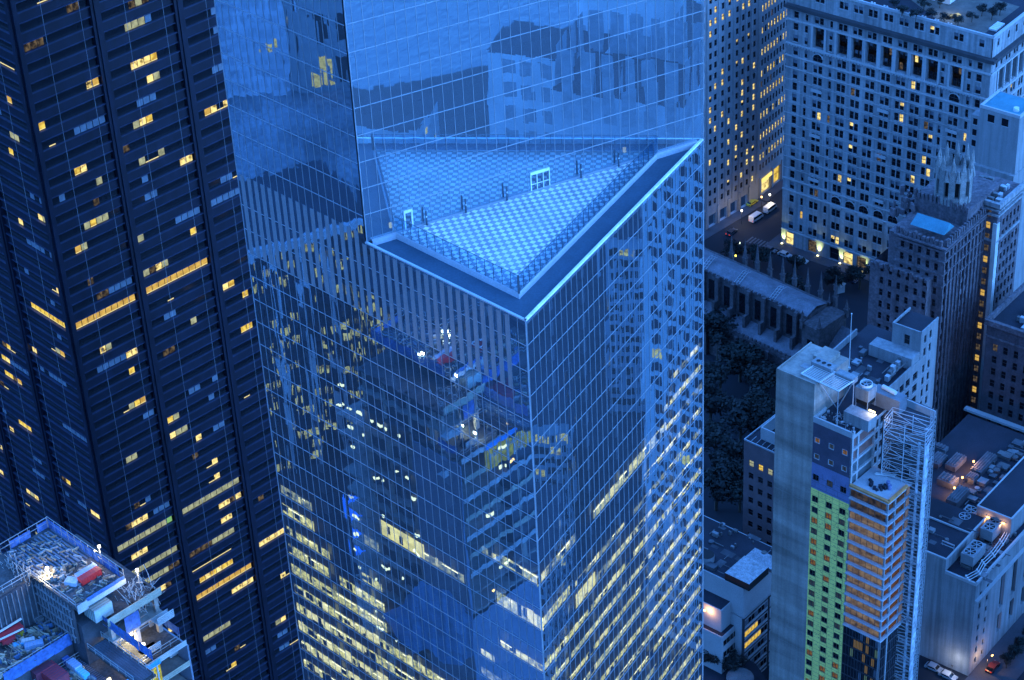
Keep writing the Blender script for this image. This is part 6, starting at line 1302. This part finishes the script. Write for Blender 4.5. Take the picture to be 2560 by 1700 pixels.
put('maroon_shed', 'shed', 'maroon site shed with bright red end at the bottom edge', 135, 1690, ZD1, (4.2, 2.6, 2.0), [M('maroon_roof', (.22, .04, .06), .7), m_red], 0)
put('blue_white_unit', 'machine', 'blue and white slatted machine beside the maroon shed', 186, 1664, ZD1, (2.2, 1.3, 1.1), [M('blue_white_unit', (.3, .42, .6), .6), m_white], 0)
put('cyan_tarp_stack', 'stack', 'cyan covered stack below the blue and white machine', 205, 1682, ZD1, (2.6, 1.0, .8), [M('cyan_tarp', (.15, .6, .8), .6), m_white], 0)
put('blue_drum_rack', 'rack', 'deep blue drum rack above the blue and white machine', 165, 1650, ZD1, (1.4, 1.0, 1.0), [M('deep_blue', (.05, .15, .5), .6), m_zinc], 0)
put('pale_site_cabin', 'cabin', 'pale green site cabin under the white edge beam', 245, 1520, ZB1, (3.0, 3.2, 2.2), [M('pale_cabin', (.38, .46, .43), .7), m_tim], 0)
for k, (u, n, z) in enumerate(((22.6, -2.2, ZD1+3.8), (23.0, 1.2, ZD1), (22.4, -3.4, ZD1-3.5))):
    b = rail(Fr(FS_.P(u, n, 0), 44), 0, 3.0, 0, z, 1.3, .5); F = Fr(FS_.P(u, n, 0), 44)
    for i in range(4): b.fbox(F, 0, 3.0, -.06, .0, z+.1+.33*i, z+.3+.33*i)
    b.fbox(F, 0, 3, -2.0, 0, z-.15, z); tag(b.build('loading_platform', m_steelw, None, F.P(0, 0, z)), 'railed white loading platform on the unfinished tower side, %s of three' % ('topmost', 'middle', 'lowest')[k], 'loading platform', 'loading platforms')
# ------------------------------------------------------------------ 8. what the mirror glass looks out on
m_water = newmat('river_water'); m_, nt, out = m_water
bb_ = N(nt, 'ShaderNodeBsdfPrincipled'); bb_.inputs['Base Color'].default_value = (.15, .18, .21, 1); bb_.inputs['Roughness'].default_value = .35; bb_.inputs['Specular IOR Level'].default_value = .06; tcw = N(nt, 'ShaderNodeTexCoord'); mpw = N(nt, 'ShaderNodeMapping'); mpw.inputs['Scale'].default_value = (.12, .28, .1); mpw.inputs['Rotation'].default_value = (0, 0, .6); nt.links.new(tcw.outputs['Object'], mpw.inputs[0]); nw = N(nt, 'ShaderNodeTexNoise'); nw.inputs['Scale'].default_value = 1; nw.inputs['Detail'].default_value = 6; nt.links.new(mpw.outputs[0], nw.inputs['Vector']); bw = N(nt, 'ShaderNodeBump'); bw.inputs['Strength'].default_value = 1; bw.inputs['Distance'].default_value = 1.2; nt.links.new(nw.outputs[0], bw.inputs['Height']); nt.links.new(bw.outputs[0], bb_.inputs['Normal']); nt.links.new(bb_.outputs[0], out.inputs[0])
b = MB(); b.poly([(345, -60, .02), (340, -1400, .02), (2900, -1400, .02), (2900, 60, .02), (480, 60, .02), (470, -20, .02), (385, -35, .02)]); tag(b.build('river', m_), kind='structure')
def slab(x, y, w, d, h, ang, mat, label, name='waterfront_building', lit=.0, bay=3.2, fl=3.7, wmat=None, fr=.62):
    F = Fr((x, y), ang); t = thing(name, (x, y, 0), label, 'building', 'buildings seen in the mirror glass'); wb = MB(); wn = MB(); rr_ = random.Random(int(x*7+y))
    wb.fbox(F, 0, w, -d, 0, 0, h, 0, 1); 
    for FF, L in ((F, w), (Fr(F.P(w, 0, 0), ang+90), d), (Fr(F.P(0, -d, 0), ang-90), d), (Fr(F.P(w, -d, 0), ang+180), w)):
        u = bay*.3
        while u+bay*.6 < L:
            z = 2.5
            while z+2.4 < h: wn.fbox(FF, u, u+bay*fr, -.05, .03, z, z+fl*fr, 1 if rr_.random() < lit else 0); z += fl
            u += bay
    wb.build('wall', [mat, m_roofd], t); wn.build('window', [wmat or m_dglass, e_warm], t); return t
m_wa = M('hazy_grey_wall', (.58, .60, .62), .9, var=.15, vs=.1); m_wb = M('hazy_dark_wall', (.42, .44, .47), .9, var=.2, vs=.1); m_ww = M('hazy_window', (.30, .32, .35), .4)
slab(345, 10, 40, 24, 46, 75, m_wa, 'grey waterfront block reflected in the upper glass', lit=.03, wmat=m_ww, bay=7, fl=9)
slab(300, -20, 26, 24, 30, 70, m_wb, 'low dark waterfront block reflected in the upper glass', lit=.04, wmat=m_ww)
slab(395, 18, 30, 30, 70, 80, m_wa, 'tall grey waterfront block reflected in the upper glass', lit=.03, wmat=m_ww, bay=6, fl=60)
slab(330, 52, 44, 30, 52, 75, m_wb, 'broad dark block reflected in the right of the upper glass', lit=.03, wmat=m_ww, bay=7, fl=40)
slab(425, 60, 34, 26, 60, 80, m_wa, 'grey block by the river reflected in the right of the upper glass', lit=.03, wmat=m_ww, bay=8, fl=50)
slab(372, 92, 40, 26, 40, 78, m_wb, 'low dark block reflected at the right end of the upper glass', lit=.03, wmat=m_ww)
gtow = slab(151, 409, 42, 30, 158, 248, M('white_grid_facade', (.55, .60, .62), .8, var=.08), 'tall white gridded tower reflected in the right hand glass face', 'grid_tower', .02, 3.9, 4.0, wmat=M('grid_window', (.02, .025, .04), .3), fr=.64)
for k in range(15): F = Fr((151, 409), 248); p = F.P(1+k*2.7, .3, 158); b = MB(); b.box(p, (.5, .5, .6)); b.build('parapet_lamp', e_lamp, gtow)
slab(230, 330, 40, 40, 34, 30, m_wb, 'low dark block reflected in the right hand glass face', lit=.05)
slab(170, 300, 36, 30, 42, 40, m_wb, 'dark block reflected low in the right hand glass face', lit=.04)
slab(250, 400, 50, 40, 60, 30, m_wb, 'dark block reflected behind the white gridded tower', lit=.04)
slab(-508, 288, 44, 40, 52, 88, m_pale, 'plain pale block reflected in the upper left glass', 'pale_slab_block', .01, 9.0, 18.0)
slab(-506, 333, 80, 40, 60, 88, m_wb, 'grey stone block reflected at the top of the left glass', 'stone_slab_block', .02, 4.2, 5.4, wmat=m_ww)
slab(-450, 250, 40, 40, 26, 85, m_wb, 'low dark block reflected in the left glass', 'low_slab_block', .03)
b = MB(); b.poly([(-508, 268, .015), (-300, 262, .015), (-300, 350, .015), (-508, 420, .015)]); tag(b.build('plaza', M('plaza_paving', (.20, .21, .22), .8, var=.6, vs=.03, fine=.4, fs=.3)), kind='structure')
dk = slab(-285, 285, 52, 40, 74, 62, m_steel, 'dark block with pale columns reflected in the left glass', 'dark_column_block', .30, 1.6, 4.0)
slab(-262, 258, 26, 30, 66, 62, m_steel, 'dark block with many lit windows reflected in the left glass', 'lit_dark_block', .34, 1.9, 3.9)
F = Fr((-285, 285), 62)
for k in range(7): b = MB(); b.fbox(F, k*8.4-.6, k*8.4+.9, 0, .8, 0, 74); b.build('column', m_stone2, dk)
b = MB(); b.fbox(F, -1, 53, -.5, .9, 73.5, 76); b.build('parapet', m_stone2, dk)
b = MB(); F = Fr((-205, 262), 80); b.fbox(F, 0, 30, -26, 0, 0, 24, 0, 1)
for i in range(24): b.fbox(F, .3+i*1.24, .5+i*1.24, -25.8, -.2, 24.0, 24.16, 1)
tag(b.build('market_hall', [m_pale, M('bright_blue_metal_roof', (.14, .38, .8), .4, var=.1)], None, (-205, 262, 0)), 'low hall with bright blue ribbed roof reflected in the left glass', 'hall')
# ------------------------------------------------------------------ light, sky, camera
w = bpy.data.worlds.new('World'); bpy.context.scene.world = w; w.use_nodes = True; nt = w.node_tree; nt.nodes.clear()
sk = nt.nodes.new('ShaderNodeTexSky'); sk.sky_type = 'NISHITA'; sk.sun_disc = False; sk.sun_elevation = R_(2.0); sk.sun_rotation = R_(115); sk.altitude = 100; sk.air_density = 1.6; sk.dust_density = .6; sk.ozone_density = 4.0
mu = nt.nodes.new('ShaderNodeMixRGB'); mu.blend_type = 'MULTIPLY'; mu.inputs[0].default_value = 1; mu.inputs[2].default_value = (.33, 1.25, 3.55, 1)
bg = nt.nodes.new('ShaderNodeBackground'); bg.inputs[1].default_value = .15; ou = nt.nodes.new('ShaderNodeOutputWorld')
hs_ = nt.nodes.new('ShaderNodeHueSaturation'); hs_.inputs['Saturation'].default_value = .3; nt.links.new(sk.outputs[0], hs_.inputs['Color']); nt.links.new(hs_.outputs[0], mu.inputs[1]); nt.links.new(mu.outputs[0], bg.inputs[0]); nt.links.new(bg.outputs[0], ou.inputs[0])
s = bpy.data.lights.new('sun', 'SUN'); s.energy = .2; s.angle = R_(60); s.color = (.13, .40, 1.0); so = bpy.data.objects.new('sun', s); COL.objects.link(so)
so.rotation_euler = Vector((-.80, .42, -.42)).to_track_quat('-Z', 'Y').to_euler()
cd = bpy.data.cameras.new('camera'); co = bpy.data.objects.new('camera', cd); COL.objects.link(co); co.location = CAM
from mathutils import Matrix
co.rotation_euler = Matrix((CX, CY, -FW)).transposed().to_euler(); cd.sensor_width = 36; cd.lens = CF/2560*36; cd.clip_start = 1; cd.clip_end = 20000
sc = bpy.context.scene; sc.camera = co; sc.view_settings.view_transform = 'Standard'; sc.view_settings.look = 'None'; sc.view_settings.gamma = 1; sc.view_settings.use_curve_mapping = False
sc.view_settings.exposure = EXPO
sc.render.engine = 'CYCLES'; sc.cycles.use_denoising = True; sc.cycles.max_bounces = 8; sc.cycles.transparent_max_bounces = 16; sc.cycles.sample_clamp_indirect = 4; sc.cycles.caustics_reflective = False; sc.cycles.caustics_refractive = False
for o in bpy.data.objects:
    if '_w' in o: del o['_w']
